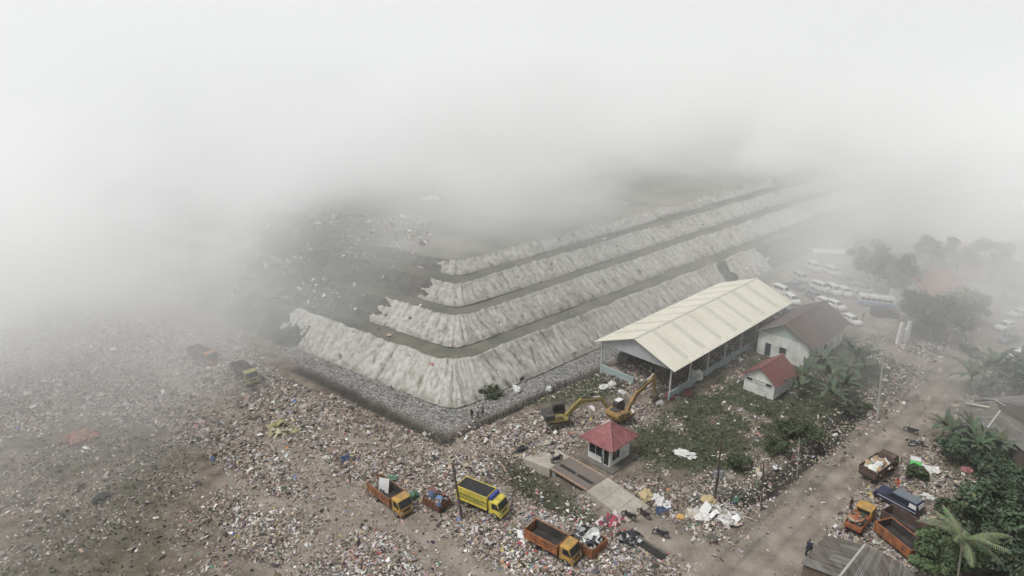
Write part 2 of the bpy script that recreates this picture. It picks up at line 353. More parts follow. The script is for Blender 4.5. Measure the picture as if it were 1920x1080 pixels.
def cover_material():
    m = bpy.data.materials.new('geotextile'); m.use_nodes = True; nt = m.node_tree; N = nt.nodes.new; L = nt.links.new; b = nt.nodes['Principled BSDF']; b.inputs['Roughness'].default_value = .85
    tc = N('ShaderNodeTexCoord'); a = N('ShaderNodeAttribute'); a.attribute_name = 'stain_shade'
    n = N('ShaderNodeTexNoise'); n.inputs['Scale'].default_value = 1.2; n.inputs['Detail'].default_value = 7; L(tc.outputs['Object'], n.inputs['Vector'])
    ad = N('ShaderNodeMath'); ad.operation = 'ADD'; L(n.outputs[0], ad.inputs[0]); L(a.outputs['Fac'], ad.inputs[1])
    r = N('ShaderNodeValToRGB'); L(ad.outputs[0], r.inputs[0]); e = r.color_ramp.elements
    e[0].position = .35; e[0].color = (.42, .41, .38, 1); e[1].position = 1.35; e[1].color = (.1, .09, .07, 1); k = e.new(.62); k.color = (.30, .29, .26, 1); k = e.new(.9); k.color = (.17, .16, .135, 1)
    L(r.outputs[0], b.inputs['Base Color'])
    bp = N('ShaderNodeBump'); bp.inputs['Strength'].default_value = .5; bp.inputs['Distance'].default_value = .12; L(n.outputs[0], bp.inputs['Height']); L(bp.outputs[0], b.inputs['Normal'])
    return m
cm = cover_material()
def cover(i, sL, sR, label, gaps=(), toe=.0):
    d0, d1 = PD[2 * i], PD[2 * i + 1]; z0, z1 = PZ[2 * i], PZ[2 * i + 1]
    s = np.arange(sL - 8, sR + 4, .22); nd = 22; t = np.linspace(-.06, 1.13, nd)
    S, T = np.meshgrid(s, t, indexing='ij')
    crest = (fbm(s * .22, s * 0 + i * 7.7, 81) - .5)[:, None]
    D = d0 + (d1 - d0) * T + crest * .7 * np.clip(T, 0, 1.2)
    Sp = S + np.tanh(S / 2.5) * .833 * (D - d0)          # distance along the leg, square to the slope
    x, y = hillP(S, D)
    z = z0 + (z1 - z0) * np.clip(T, 0, 1) + .16 + crest * .55 * sstep(.4, 1, T)
    z += .22 * np.exp(-((T - 1.0) / .07) ** 2) - .1 * (T > 1.06) + (T < 0) * (-.12)
    # folds run down the slope; the folds fan a little and break up across it
    k = fbm(Sp * .1, T * 0, 90 + i)
    u = Sp * 1.35 + (fbm(Sp * .25, T * 1.2, 82 + i) - .5) * 2.6
    f = (1 - np.abs(2 * vnoise(u, T * .9, 84 + i) - 1)) ** 2
    f2 = vnoise(Sp * 2.8 + T * .6, T * 2.2, 86 + i)
    z += (.30 * f * (.3 + k) + .2 * (f2 - .5) + .15 * (fbm(Sp * .5, T * 3.0, 85) - .5)) * sstep(-.05, .25, T) * (1 - .5 * sstep(.95, 1.1, T))
    # overlapped sheet edges every few metres
    w = 2.6; ph = (Sp + T * .5 + .5 * fbm(Sp * .3, T, 87)) / w; fr = ph - np.floor(ph); z += .10 * fr
    seam = np.exp(-(np.minimum(fr, 1 - fr) * w / .09) ** 2)
    stain_shade = .34 * seam * (vnoise(np.floor(ph) * 3.1, Sp * 0 + .5, 89) > .35) + .5 * np.clip(fbm(u * .9, T * .35, 88 + i) - .5, 0, 1) + .25 * sstep(.2, -.05, T) - .1 * f + .5 * sstep(.58, .72, fbm(Sp * .12, T * 1.1 + i, 95)) * (fbm(Sp * 1.4, T * 2.4, 96) - .2)  # seam lines and dirt stains, darker toe, fold tops lighter
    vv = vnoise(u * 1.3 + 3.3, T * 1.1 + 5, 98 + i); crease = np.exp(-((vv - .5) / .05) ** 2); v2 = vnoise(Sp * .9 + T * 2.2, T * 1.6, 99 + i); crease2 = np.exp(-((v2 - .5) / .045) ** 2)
    stain_shade = stain_shade * .85 + .2 * crease + .16 * crease2; z -= (.12 * crease + .08 * crease2) * sstep(0, .2, T)  # shade of the creases painted into the colour over the stains
    keep = (Sp > sL + (fbm(T * 5, T * 0 + i, 91) - .5) * 5 + (1 - T) * (-1.0)) & (Sp < sR + (fbm(T * 5, T * 0 + i, 92) - .5) * 6)
    for (a, b_) in gaps: keep &= ~((Sp > a + (fbm(T * 4, T * 0, 93) - .5) * 3 + T * 1.5) & (Sp < b_ + (fbm(T * 4, T * 0, 94) - .5) * 3 + T * 1.5))
    keep &= ~((vnoise(Sp * .22, T * 2.3 + 9 * i, 97) > .988) & (T < .5) & (Sp > 4))
    q = grid_faces(*S.shape)[:, ::-1]; q = q[keep.ravel()[q].all(1)]
    used, inv = np.unique(q, return_inverse=True)
    me = np_mesh('slope_cover', np.stack([x, y, z], -1).reshape(-1, 3)[used], 4, inv.ravel(), smooth=True)
    a = me.attributes.new('stain_shade', 'FLOAT', 'POINT'); a.data.foreach_set('value', stain_shade.astype(np.float32).ravel()[used])
    o = link('slope_cover', me, mats=[cm]); setp(o, label, 'slope cover', 'fabric covers on the terraced banks')
    md = o.modifiers.new('thick', 'SOLIDIFY'); md.thickness = .03; md.offset = -1
cover(0, -42, 94, 'wrinkled pale fabric cover on the lowest bank, standing on the gravel apron', gaps=((75, 78),))
cover(1, -19, 160, 'wrinkled pale fabric cover on the second bank up, between the two lower dirt terraces')
cover(2, -8, 165, 'wrinkled pale fabric cover on the third bank up, with a rounded corner')
cover(3, -5, 120, 'narrow pale fabric cover on the topmost bank under the bare plateau')

# ------------------------------------------------------------------ litter
PAL = np.array([(.66, .65, .63), (.5, .48, .46), (.38, .35, .33), (.30, .25, .2), (.22, .175, .135), (.15, .12, .1), (.08, .07, .06), (.03, .03, .03), (.42, .29, .28), (.45, .36, .27), (.42, .07, .07), (.09, .15, .38), (.5, .42, .12), (.08, .22, .13), (.5, .22, .1), (.33, .3, .36), (.55, .2, .25)])
WT = np.array([.07, .10, .12, .17, .2, .18, .14, .09, .03, .06, .002, .002, .003, .003, .002, .005, .001])
WF = np.array([.17, .13, .10, .10, .09, .06, .06, .10, .05, .03, .03, .02, .02, .015, .02, .02, .02])
def palette(n, fr):
    a = rng.choice(len(PAL), n, p=WT / WT.sum()); b = rng.choice(len(PAL), n, p=WF / WF.sum())
    c = PAL[np.where(rng.random(n) < fr, b, a)]
    return np.clip(c * rng.uniform(.75, 1.2, (n, 1)) + rng.normal(0, .012, (n, 3)), .015, .75)
def matted(x, y, c, amt=.36):
    k = (amt * sstep(.38, .66, fbm(x * .16, y * .16, 141)) + .25 * sstep(.45, .6, fbm(x * .7, y * .7, 142)))[:, None].clip(0, .9) * rng.uniform(.6, 1.1, (len(x), 1)).clip(0, 1)
    return c * (1 - k) + np.array((.165, .135, .108)) * rng.uniform(.5, 1.4, (len(x), 1)) * k
def pieces(name, x, y, z, size, cols, lift=.5, tilt=.6, aspect=1.6, kind='stuff', parent=None):
    """crumpled scraps: a bent four-cornered sheet with a raised middle each"""
    n = len(x); a = rng.uniform(0, 2 * np.pi, n); ux = np.cos(a); uy = np.sin(a)
    asp = rng.uniform(1, aspect, n)
    l = size * asp; w = size / asp
    base = np.array([(-.5, -.5), (.5, -.5), (.5, .5), (-.5, .5), (0, 0)])
    P = np.zeros((n, 5, 3)); tx = rng.normal(0, tilt, (n, 1)); ty = rng.normal(0, tilt, (n, 1))
    jx = base[None, :, 0] + rng.uniform(-.22, .22, (n, 5)); jy = base[None, :, 1] + rng.uniform(-.22, .22, (n, 5))
    lx = jx * l[:, None]; ly = jy * w[:, None]
    P[:, :, 0] = x[:, None] + lx * ux[:, None] - ly * uy[:, None]
    P[:, :, 1] = y[:, None] + lx * uy[:, None] + ly * ux[:, None]
    P[:, :, 2] = z[:, None] + lx * tx * .7 + ly * ty * .7 + rng.uniform(-.1, .25, (n, 5)) * size[:, None]
    P[:, 4, 2] += size * rng.uniform(.1, lift, n)
    P[:, :, 2] += (size * .12)[:, None]
    f = np.array([(0, 1, 4), (1, 2, 4), (2, 3, 4), (3, 0, 4)])
    loops = (np.arange(n)[:, None, None] * 5 + f[None]).reshape(-1)
    me = np_mesh(name, P.reshape(-1, 3), 3, loops, np.repeat(cols, 4, 0))
    o = link(name, me, parent, [attr_mat('scraps')])
    if kind: o['kind'] = kind
    return o
def scatter(n, dens, x0, x1, y0, y1):
    x = rng.uniform(x0, x1, n); y = rng.uniform(y0, y1, n); k = rng.random(n) < samp(dens, x, y)
    return x[k], y[k]
vis = (np.abs(X) < 20 + Y * .72) & (DH < .3)
td = np.where(vis, trash, 0)
# spread fall-off so distant ground carries fewer, larger scraps
x, y = scatter(1300000, td * (.6 + .7 * sstep(.3, .6, fbm(X * .9, Y * .9, 143))) * np.clip(1.15 - (Y - 50) / 130, .25, 1), -110, 110, 46, 150)
sz = np.clip(rng.lognormal(-1.98, .45, len(x)), .07, .75) * (1 + (y - 50) / 160)
pieces('litter', x, y, samp(Z, x, y), sz, matted(x, y, palette(len(x), samp(fresh, x, y) * .75)))
nl = len(x)
# thin litter strewn over road, scrub and yard
sp = np.where(vis, .55 * mRoad * sstep(-2.0, -.2, wroad) + .05 * mRoad + .5 * mS + .3 * mY + .5 * mP + .15 * mTr + .25 * mLot + .3 * mV, 0)
x, y = scatter(60000, sp, -110, 110, 46, 140)
pieces('strewn_litter', x, y, samp(Z, x, y), np.clip(rng.lognormal(-1.9, .5, len(x)), .06, .6), matted(x, y, palette(len(x), .12), .9))
# scraps lying over the burnt flank of the hill and along the crests
n = 16000; s = np.where(rng.random(n) < .8, -rng.uniform(8, 100, n), rng.uniform(-10, 110, n)); d = rng.uniform(.2, 45, n)
k = (fbm(s * .12, d * .25, 101) > .5) | (rng.random(n) < .12); k &= (s < -34) | (rng.random(n) < .12) | ((d > 9) & (s < -20)) | ((d > 18) & (s < -8)); s, d = s[k], d[k]; x, y = hillP(s, d)
z = np.interp(d, PD, PZ) * (1 - .12 * sstep(14, 40, -s)) + .3
pieces('hill_litter', x, y, z, np.clip(rng.lognormal(-1.45, .5, len(x)), .12, .9), palette(len(x), .02))
# ------------------------------------------------------------------ low plants
def leafy(name, x, y, z, size, cols, kind='stuff', up=.9):
    n = len(x); a = rng.uniform(0, 2 * np.pi, n); P = np.zeros((n, 4, 3)); h = size; w = size * rng.uniform(.25, .5, n)
    dx = np.cos(a); dy = np.sin(a); lx = rng.normal(0, .5, n) * h; ly = rng.normal(0, .5, n) * h
    P[:, 0] = np.stack([x, y, z], -1); P[:, 1] = np.stack([x + dx * w + lx * .5, y + dy * w + ly * .5, z + h * .5 * up], -1)
    P[:, 2] = np.stack([x + lx, y + ly, z + h * up], -1); P[:, 3] = np.stack([x - dx * w + lx * .5, y - dy * w + ly * .5, z + h * .45 * up], -1)
    me = np_mesh(name, P.reshape(-1, 3), 4, np.arange(4 * n), cols); o = link(name, me, mats=[attr_mat('leaves', rough=.7)]); o['kind'] = kind; return o
def greens(n, base=(.05, .075, .032), v=.5):
    b = np.array(base); return np.clip(b * rng.uniform(1 - v, 1 + v, (n, 1)) + rng.uniform(-.012, .025, (n, 1)) * np.array((1, .8, .3)), .01, .4)
gd = np.where(vis & (wroad > .5), grass * np.clip(fbm(X * .5, Y * .5, 111) * 1.9 - .35, 0, 1), 0)
x, y = scatter(330000, gd, -90, 110, 48, 135)
leafy('grass', x, y, samp(Z, x, y) - .03, np.clip(rng.lognormal(-1.6, .45, len(x)), .08, .7), greens(len(x), (.072, .084, .047)))

# ------------------------------------------------------------------ shared materials
white_wall = mat('white_wall', (.6, .6, .57), .85, .08, 1.0, dirt=(.3, .28, .24), dscale=.7, damt=.55)
green_wall = mat('green_wall', (.36, .42, .38), .85, .1, 1.0, dirt=(.22, .23, .2), dscale=.5)
teal_wall = mat('teal_wall', (.30, .38, .37), .85, .12, 1.2, dirt=(.2, .2, .17), dscale=.6)
concrete = mat('concrete', (.34, .31, .26), .9, .15, 1.5, bump=.25, dirt=(.2, .175, .14), dscale=.45, damt=.75)
grey_concrete = mat('grey_concrete', (.24, .235, .22), .9, .15, 1.5, bump=.2, dirt=(.12, .115, .1), dscale=.8)
cream_roof = mat('cream_roof', (.60, .583, .505), .55, .03, .3, dirt=(.54, .505, .40), dscale=.5, damt=.75, stretch=(2.2, .18, 1), wave=('X', .35, .25))
strip_roof = mat('roof_strip', (.50, .485, .41), .5, .05, .6, wave=('X', .35, .25))
gable_sheet = mat('gable_sheet', (.40, .42, .42), .6, .04, .6, wave=('Y', .45, 1.0), dirt=(.4, .4, .38), dscale=.4)
dark_slab = mat('dark_slab', (.13, .12, .105), .9, .2, 1.5, bump=.2, dirt=(.07, .065, .055), dscale=.8, damt=.8)
steel_post = mat('steel_post', (.42, .43, .42), .6, .1, 3)
red_tile = mat('red_tile', (.22, .075, .075), .75, .2, 1.5, wave=('X', .25, .8), dirt=(.32, .19, .17), dscale=2.2, damt=.55, stretch=(2, .6, 1))
red_tile_plain = mat('red_sheet', (.15, .055, .05), .75, .12, 1.5, wave=('X', .3, .6), dirt=(.15, .07, .06), dscale=.7)
brown_sheet = mat('brown_sheet', (.10, .08, .07), .8, .25, .7, wave=('X', .3, .7), dirt=(.16, .125, .11), dscale=.6, damt=.7, stretch=(2.2, .35, 1))
grey_sheet = mat('grey_sheet', (.125, .108, .092), .9, .3, .8, wave=('X', .26, .7), dirt=(.055, .05, .043), dscale=.7, damt=.8, stretch=(2.5, .4, 1))
pale_sheet = mat('pale_sheet', (.165, .158, .145), .85, .18, .8, wave=('X', .26, 1.0), dirt=(.12, .11, .1), dscale=.6, damt=.7, stretch=(2.5, .4, 1))
ridge_cap = mat('ridge_cap', (.38, .37, .35), .7, .12, 2)
red_cap = mat('red_cap', (.25, .11, .105), .7, .15, 3)
dark_glass = mat('dark_glass', (.02, .024, .026), .12, .2, 2)
black_void = mat('dark_opening', (.02, .02, .02), .8, .2, 3)
tyre = mat('tyre', (.022, .021, .02), .9, .2, 5, dirt=(.10, .08, .06), dscale=3, damt=.6)
rim_m = mat('rim', (.2, .19, .17), .6, .2, 5)
chassis_m = mat('chassis', (.035, .033, .03), .8, .2, 5, dirt=(.1, .08, .06), dscale=2)
chrome = mat('headlamp', (.6, .6, .58), .2, .05, 5)
rust = mat('rust', (.16, .07, .04), .85, .35, 2.5, dirt=(.07, .04, .03), dscale=1.2, damt=.8, bump=.15)
rust_dark = mat('rust_dark', (.095, .06, .05), .85, .35, 2.5, dirt=(.045, .035, .03), dscale=1.2, damt=.8, bump=.15)
orange_paint = mat('orange_paint', (.30, .11, .04), .7, .25, 1.8, dirt=(.12, .065, .045), dscale=1.2, damt=.95)
orange_rusty = mat('orange_rusty', (.24, .10, .045), .75, .3, 1.8, dirt=(.11, .055, .04), dscale=1.3, damt=.9)
bed_floor = mat('bed_floor', (.028, .026, .025), .95, .3, 2, dirt=(.075, .063, .053), dscale=1.0, damt=.7)
yellow_cab = mat('amber_paint', (.40, .235, .055), .6, .15, 1.5, dirt=(.2, .14, .075), dscale=1.1, damt=.85)
yellow_paint = mat('yellow_paint', (.56, .46, .07), .5, .1, 1.5, dirt=(.3, .25, .1), dscale=1.3, damt=.7)
green_stripe = mat('green_band', (.13, .16, .05), .6, .15, 3)
blue_panel = mat('blue_panel', (.03, .06, .30), .5, .15, 3)
tarp_black = mat('black_tarp', (.018, .018, .02), .75, .2, 1.5, bump=.3, bscale=2)
dig_yellow = mat('digger_yellow', (.25, .195, .06), .75, .25, 1.5, dirt=(.10, .083, .055), dscale=1.1, damt=.95)
dig_orange = mat('digger_orange', (.26, .165, .06), .75, .25, 1.5, dirt=(.11, .08, .055), dscale=1.1, damt=.95)
dig_dark = mat('digger_dark', (.05, .047, .042), .7, .2, 2, dirt=(.11, .09, .07), dscale=1.2)
navy = mat('navy_paint', (.016, .022, .055), .3, .15, 2, dirt=(.06, .06, .065), dscale=1.0, damt=.5)
white_paint = mat('white_paint', (.62, .62, .61), .4, .05, 2, dirt=(.42, .4, .37), dscale=1.0, damt=.5)
silver_paint = mat('silver_paint', (.38, .39, .4), .35, .05, 2, dirt=(.26, .25, .24), dscale=1.0, damt=.5)
slate_paint = mat('slate_paint', (.12, .14, .17), .35, .1, 2, dirt=(.17, .16, .15), dscale=1.0, damt=.5)
black_paint = mat('black_paint', (.03, .031, .034), .3, .1, 2, dirt=(.09, .085, .08), dscale=1.0, damt=.5)
bus_blue = mat('bus_blue', (.10, .21, .34), .45, .1, 2)
red_lamp = mat('red_lamp', (.3, .02, .02), .4, .1, 3)
wood_pole = mat('wood_pole', (.075, .06, .05), .9, .2, 3, stretch=(1, 1, .2))
conc_pole = mat('concrete_pole', (.36, .35, .32), .9, .12, 3, dirt=(.22, .21, .19), dscale=1.0)
insul = mat('insulator', (.09, .075, .07), .4, .2, 4)
trans_grey = mat('transformer_grey', (.2, .21, .22), .6, .1, 3)
bark = mat('bark', (.12, .095, .07), .95, .25, 3, bump=.4)
palm_bark = mat('palm_bark', (.22, .2, .165), .95, .2, 3, bump=.4, stretch=(1, 1, 4))
ban_stem = mat('banana_stem', (.13, .14, .07), .8, .3, 2, stretch=(1, 1, .3))

UA = R(44.5)                                       # yaw of the row of sheds
# ------------------------------------------------------------------ open shed
def open_shed():
    A = Vector((23.2, 86.5, 0)); L = 38.4; Wd = 14.6; ze = 5.15; zr = 8.0
    o = thing('open_shed', 'long open-sided shed with a cream metal gable roof beside the terraced bank', 'shed', (A.x, A.y, 0), UA)
    # local x runs along the ridge, local y from the front eave (0) back to the other eave (Wd)
    def zroof(y): return ze + (zr - ze) * (1 - abs(y - Wd / 2) / (Wd / 2))
    roof = MB(); strip = MB(); n = 96
    for side in (0, 1):
        y0, y1 = (0, Wd / 2) if side == 0 else (Wd / 2, Wd)
        roof.hexa([(0, y0, zroof(y0)), (L, y0, zroof(y0)), (L, y1, zroof(y1)), (0, y1, zroof(y1)), (0, y0, zroof(y0) + .09), (L, y0, zroof(y0) + .09), (L, y1, zroof(y1) + .09), (0, y1, zroof(y1) + .09)], cream_roof)
        for k in range(n):                           # raised seams of the sheeting
            x = L * (k + .5) / n; h = .055
            roof.hexa([(x - .05, y0, zroof(y0) + .085), (x + .05, y0, zroof(y0) + .085), (x + .05, y1, zroof(y1) + .085), (x - .05, y1, zroof(y1) + .085), (x - .03, y0, zroof(y0) + .09 + h), (x + .03, y0, zroof(y0) + .09 + h), (x + .03, y1, zroof(y1) + .09 + h), (x - .03, y1, zroof(y1) + .09 + h)], cream_roof)
        for k in range(7):                           # translucent roof lights
            x = 4.6 + k * 4.85; ya, yb = (y0 + .9, y1 - .35) if side == 0 else (y0 + .35, y1 - .9)
            strip.hexa([(x - .5, ya, zroof(ya) + .10), (x + .5, ya, zroof(ya) + .10), (x + .5, yb, zroof(yb) + .10), (x - .5, yb, zroof(yb) + .10), (x - .5, ya, zroof(ya) + .155), (x + .5, ya, zroof(ya) + .155), (x + .5, yb, zroof(yb) + .155), (x - .5, yb, zroof(yb) + .155)], strip_roof)
    rf = roof.build('roof', o); strip.build('roof_light', rf)
    cap = MB(); cap.hexa([(0, Wd / 2 - .2, zroof(Wd / 2 - .2) + .15), (L, Wd / 2 - .2, zroof(Wd / 2 - .2) + .15), (L, Wd / 2, zr + .19), (0, Wd / 2, zr + .19), (0, Wd / 2 - .2, zroof(Wd / 2 - .2) + .18), (L, Wd / 2 - .2, zroof(Wd / 2 - .2) + .18), (L, Wd / 2, zr + .23), (0, Wd / 2, zr + .23)], cream_roof)
    cap.hexa([(0, Wd / 2, zr + .19), (L, Wd / 2, zr + .19), (L, Wd / 2 + .2, zroof(Wd / 2 + .2) + .15), (0, Wd / 2 + .2, zroof(Wd / 2 + .2) + .15), (0, Wd / 2, zr + .23), (L, Wd / 2, zr + .23), (L, Wd / 2 + .2, zroof(Wd / 2 + .2) + .18), (0, Wd / 2 + .2, zroof(Wd / 2 + .2) + .18)], cream_roof); cap.build('ridge_cap', rf)
    for x in (.75, L - .75):                          # gable cladding
        gb = MB(); gb.prism([(.95, ze - .25), (Wd - .95, ze - .25), (Wd - .95, zroof(Wd - .95) - .03), (Wd / 2, zr - .03), (.95, zroof(.95) - .03)], x - .04, x + .04, gable_sheet, 'x')
        for k in range(38):
            y = 1.1 + k * (Wd - 2.2) / 37; gb.box((x - .055, y, (ze - .25 + zroof(y) - .1) / 2), (.035, .07, zroof(y) - ze + .1), gable_sheet)
        gb.build('gable_panel', o)
    for k in range(8):
        x = .75 + k * (L - 1.5) / 7
        for y in (.95, Wd - .95):
            z0 = gz(*(Matrix.Rotation(UA, 2) @ Vector((x, y)) + A.xy)); h = zroof(y)
            MB().box((x, y, (z0 - .3 + h) / 2), (.2, .2, h - z0 + .3), steel_post).build('post', o)
    for k in range(8):
        x = .76 + k * (L - 1.52) / 7 + (.12 if k == 0 else -.12 if k == 7 else 0); t = MB(); yb = ze - .15
        t.tube([(x, 1, yb), (x, Wd - 1, yb)], .06, steel_post, 6)
        for j in range(9):
            y = 1.2 + j * (Wd - 2.4) / 8; t.tube([(x, y, yb), (x, y, zroof(y) - .05)], .035, steel_post, 5)
        t.build('truss', o)
    w = MB(); w.box((L * .5, .95, .45), (L - 1.2, .22, 1.5), teal_wall); w.box((L * .5, .95, 1.23), (L - 1.1, .3, .08), teal_wall); w.build('low_wall', o)
    w = MB(); w.box((.75, Wd - 4.1, .45), (.22, 6.3, 1.5), teal_wall); w.box((.75, Wd - 4.1, 1.23), (.3, 6.35, .08), teal_wall); w.build('low_wall', o)
    w = MB(); w.box((L * .6, Wd - .95, 1.0), (L * .75, .2, 2.6), grey_concrete); w.build('low_wall', o)
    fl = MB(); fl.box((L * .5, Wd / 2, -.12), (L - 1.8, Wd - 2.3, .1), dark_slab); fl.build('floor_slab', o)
open_shed()

# ------------------------------------------------------------------ gabled houses
def gable_house(name, label, cat, P, yaw, L, Wd, ze, zr, over, wm, rm, cap=None, gables=None, openings=(), group=None, sink=.4, corner=False, sag=0, pane=dark_glass):
    """P = front corner (x0,y0 local 0,0); ridge along local x; openings: (part, wall, u0, u1, z0, z1) wall in f(y=0) b(y=Wd) l(x=0) r(x=L)"""
    o = thing(name, label, cat, (P[0], P[1], gz(P[0], P[1]) if len(P) < 3 else P[2]), yaw, group)
    b = MB(); b.hexa([(0, 0, -sink), (L, 0, -sink), (L, Wd, -sink), (0, Wd, -sink), (0, 0, ze), (L, 0, ze), (L, Wd, ze), (0, Wd, ze)], wm)
    b.prism([(.02, ze), (Wd - .02, ze), (Wd / 2, zr - .08)], .01, L - .01, gables or wm, 'x'); b.build('wall', o)
    sl = (zr - ze) / (Wd / 2); r = MB()
    for s in (0, 1):
        ya, yb = (-over, Wd / 2) if s == 0 else (Wd + over, Wd / 2); za, zb = ze - over * sl, zr; nx = 10
        for k in range(nx):
            x0 = -over + (L + 2 * over) * k / nx; x1 = -over + (L + 2 * over) * (k + 1) / nx - .012; d = random.uniform(-.02, .03) + sag * random.uniform(-1, 1)
            pts = [(x0, ya, za + d), (x1, ya, za + d * .4), (x1, yb, zb + d * .3), (x0, yb, zb + d * .3)]
            if s: pts = pts[::-1]
            r.hexa([*pts, *[(p[0], p[1], p[2] + .07) for p in pts]], rm)
    rf = r.build('roof', o)
    c = MB(); c.tube([(-over - .03, Wd / 2, zr + .06), (L + over + .03, Wd / 2, zr + .06)], .11, cap or rm, 8); c.build('ridge_cap', rf)
    for (part, wl, u0, u1, z0, z1) in openings:
        f = MB(); t = .09; e = .03
        if wl in 'fb': y = -e if wl == 'f' else Wd + e; q = lambda u, z, w, h, d, m: f.box((u, y, z), (w, d, h), m)
        else: x = -e if wl == 'l' else L + e; q = lambda u, z, w, h, d, m: f.box((x, u, z), (d, w, h), m)
        uc = (u0 + u1) / 2; zc = (z0 + z1) / 2
        for (uu, zz, w, h) in ((uc, z1, u1 - u0 + t, t), (uc, z0, u1 - u0 + t, t), (u0, zc, t, z1 - z0 - t), (u1, zc, t, z1 - z0 - t)): q(uu, zz, w, h, .14, steel_post if part != 'vent' else wm)
        if part == 'vent':
            for k in range(3): q(u0 + (k + 1) * (u1 - u0) / 4, zc, .05, z1 - z0 - t, .12, wm); q(uc, z0 + (k + 1) * (z1 - z0) / 4, u1 - u0 - t, .05, .11, wm)
        fr = f.build(part, o); f = MB()
        q(uc, zc, u1 - u0 - t, z1 - z0 - t, .09, pane if part != 'vent' else mat('vent_back', (.3, .3, .28)))
        f.build('pane' if part != 'door' else 'leaf', fr)
    return o
gable_house('brown_roof_house', 'grey-green house with a rusty brown gable roof behind the banana plants', 'house', (47.35, 97.6, 0), UA, 14.2, 8.6, 4.1, 6.6, .75, white_wall, brown_sheet, mat('brown_cap', (.17, .135, .12)), green_wall,
            (('door', 'l', 6.2, 7.2, 0.1, 2.4), ('window', 'l', 3.6, 4.8, 1.2, 2.4), ('window', 'f', 2.2, 3.4, 1.2, 2.3), ('window', 'f', 6, 7.2, 1.2, 2.3)))
gable_house('outhouse', 'small white outhouse with a plain red gable roof on the grass yard', 'outhouse', (38.3, 87.6, 0), R(43), 6.0, 4.75, 2.75, 4.55, .5, white_wall, red_tile_plain, red_cap, None,
            (('window', 'l', .45, 1.35, 1.85, 2.35), ('window', 'l', 3.45, 4.4, 1.85, 2.35), ('vent', 'l', 1.6, 2.25, 1.85, 2.45), ('vent', 'l', 2.5, 3.15, 1.85, 2.45)))
def guard_hut():
    y = R(45); o = thing('guard_hut', 'small white guard hut with a red hipped roof beside the weighbridge', 'hut', (12.1, 70.8, 0), y)
    # local x along the right-hand wall, local y (to the rear-left) along the front wall
    L, Wd, h = 3.95, 3.5, 3.15; z0 = gz(12.7, 73.5)
    s = MB(); s.box((L / 2, Wd / 2 - .1, .0), (L + 1.7, Wd + 1.8, .3), dark_slab); s.build('base_slab', o, bevel=.03)
    b = MB(); b.hexa([(0, 0, .15), (L, 0, .15), (L, Wd, .15), (0, Wd, .15), (0, 0, h), (L, 0, h), (L, Wd, h), (0, Wd, h)], white_wall); b.build('wall', o)
    ov = .75; pk = (L / 2, Wd / 2, 5.0); ze = 3.02; cs = [(-ov, -ov, ze), (L + ov, -ov, ze), (L + ov, Wd + ov, ze), (-ov, Wd + ov, ze)]
    r = MB()
    r.add(cs + [(L / 2 - .15, Wd / 2, pk[2]), (L / 2 + .15, Wd / 2, pk[2])], [(0, 1, 5, 4), (1, 2, 5), (2, 3, 4, 5), (3, 0, 4), (3, 2, 1, 0)], red_tile); rf = r.build('roof', o)
    # rows of tile ribs following each slope
    t = MB()
    for a, b_ in ((0, 1), (1, 2), (2, 3), (3, 0)):
        A, B = Vector(cs[a]), Vector(cs[b_]); P = Vector(pk); n = 18
        for k in range(1, n):
            q = k / n; m = A.lerp(B, q); w = 1 - abs(2 * q - 1); up = P - (A + B) / 2
            t.tube([m + Vector((0, 0, .025)), m + up * w + Vector((0, 0, .03))], .032, red_tile, 5)
    t.build('tile_rib', rf)
    c = MB()
    for k in cs: c.tube([Vector(k) + Vector((0, 0, .05)), Vector(pk) + Vector((0, 0, .05))], .1, red_cap, 7)
    c.build('hip_cap', rf)
    gv = MB(); gv.add([(L / 2 - .1, Wd / 2 + 1.5, 4.05), (L / 2 + 1.5, Wd / 2 + .1, 4.05), (L / 2 + .35, Wd / 2 + .35, 5.17), (L / 2 + .3, Wd / 2 + .3, 4.1)], [(0, 1, 2), (0, 2, 3), (1, 3, 2), (0, 3, 1)], white_wall); gv.build('gablet', rf)
    fa = MB()
    for a, b_ in ((0, 1), (1, 2), (2, 3), (3, 0)): fa.tube([Vector(cs[a]) - Vector((0, 0, .06)), Vector(cs[b_]) - Vector((0, 0, .06))], .06, red_cap, 4)
    fa.build('fascia', rf)
    def win(wl, u0, u1, z0, z1, nm='window'):
        f = MB(); k = .08; uc, zc = (u0 + u1) / 2, (z0 + z1) / 2
        q = (lambda u, z, w, hh, d, m: f.box((-.03, u, z), (d, w, hh), m)) if wl == 'l' else (lambda u, z, w, hh, d, m: f.box((u, -.03, z), (w, d, hh), m))
        for a in ((uc, z1, u1 - u0 + k, k), (uc, z0, u1 - u0 + k, k), (u0, zc, k, z1 - z0 - k), (u1, zc, k, z1 - z0 - k)): q(*a, .14, white_paint)
        if nm == 'window': q(uc, zc, .05, z1 - z0 - k, .12, white_paint)
        fr = f.build(nm, o); f = MB(); q(uc, zc, u1 - u0 - k, z1 - z0 - k, .09, dark_glass); f.build('pane' if nm == 'window' else 'leaf', fr)
    win('l', 1.2, 3.3, 1.0, 2.75); win('l', .15, 1.0, .25, 2.7, 'door'); win('f', .2, 1.8, .9, 2.75)
    return o
guard_hut()

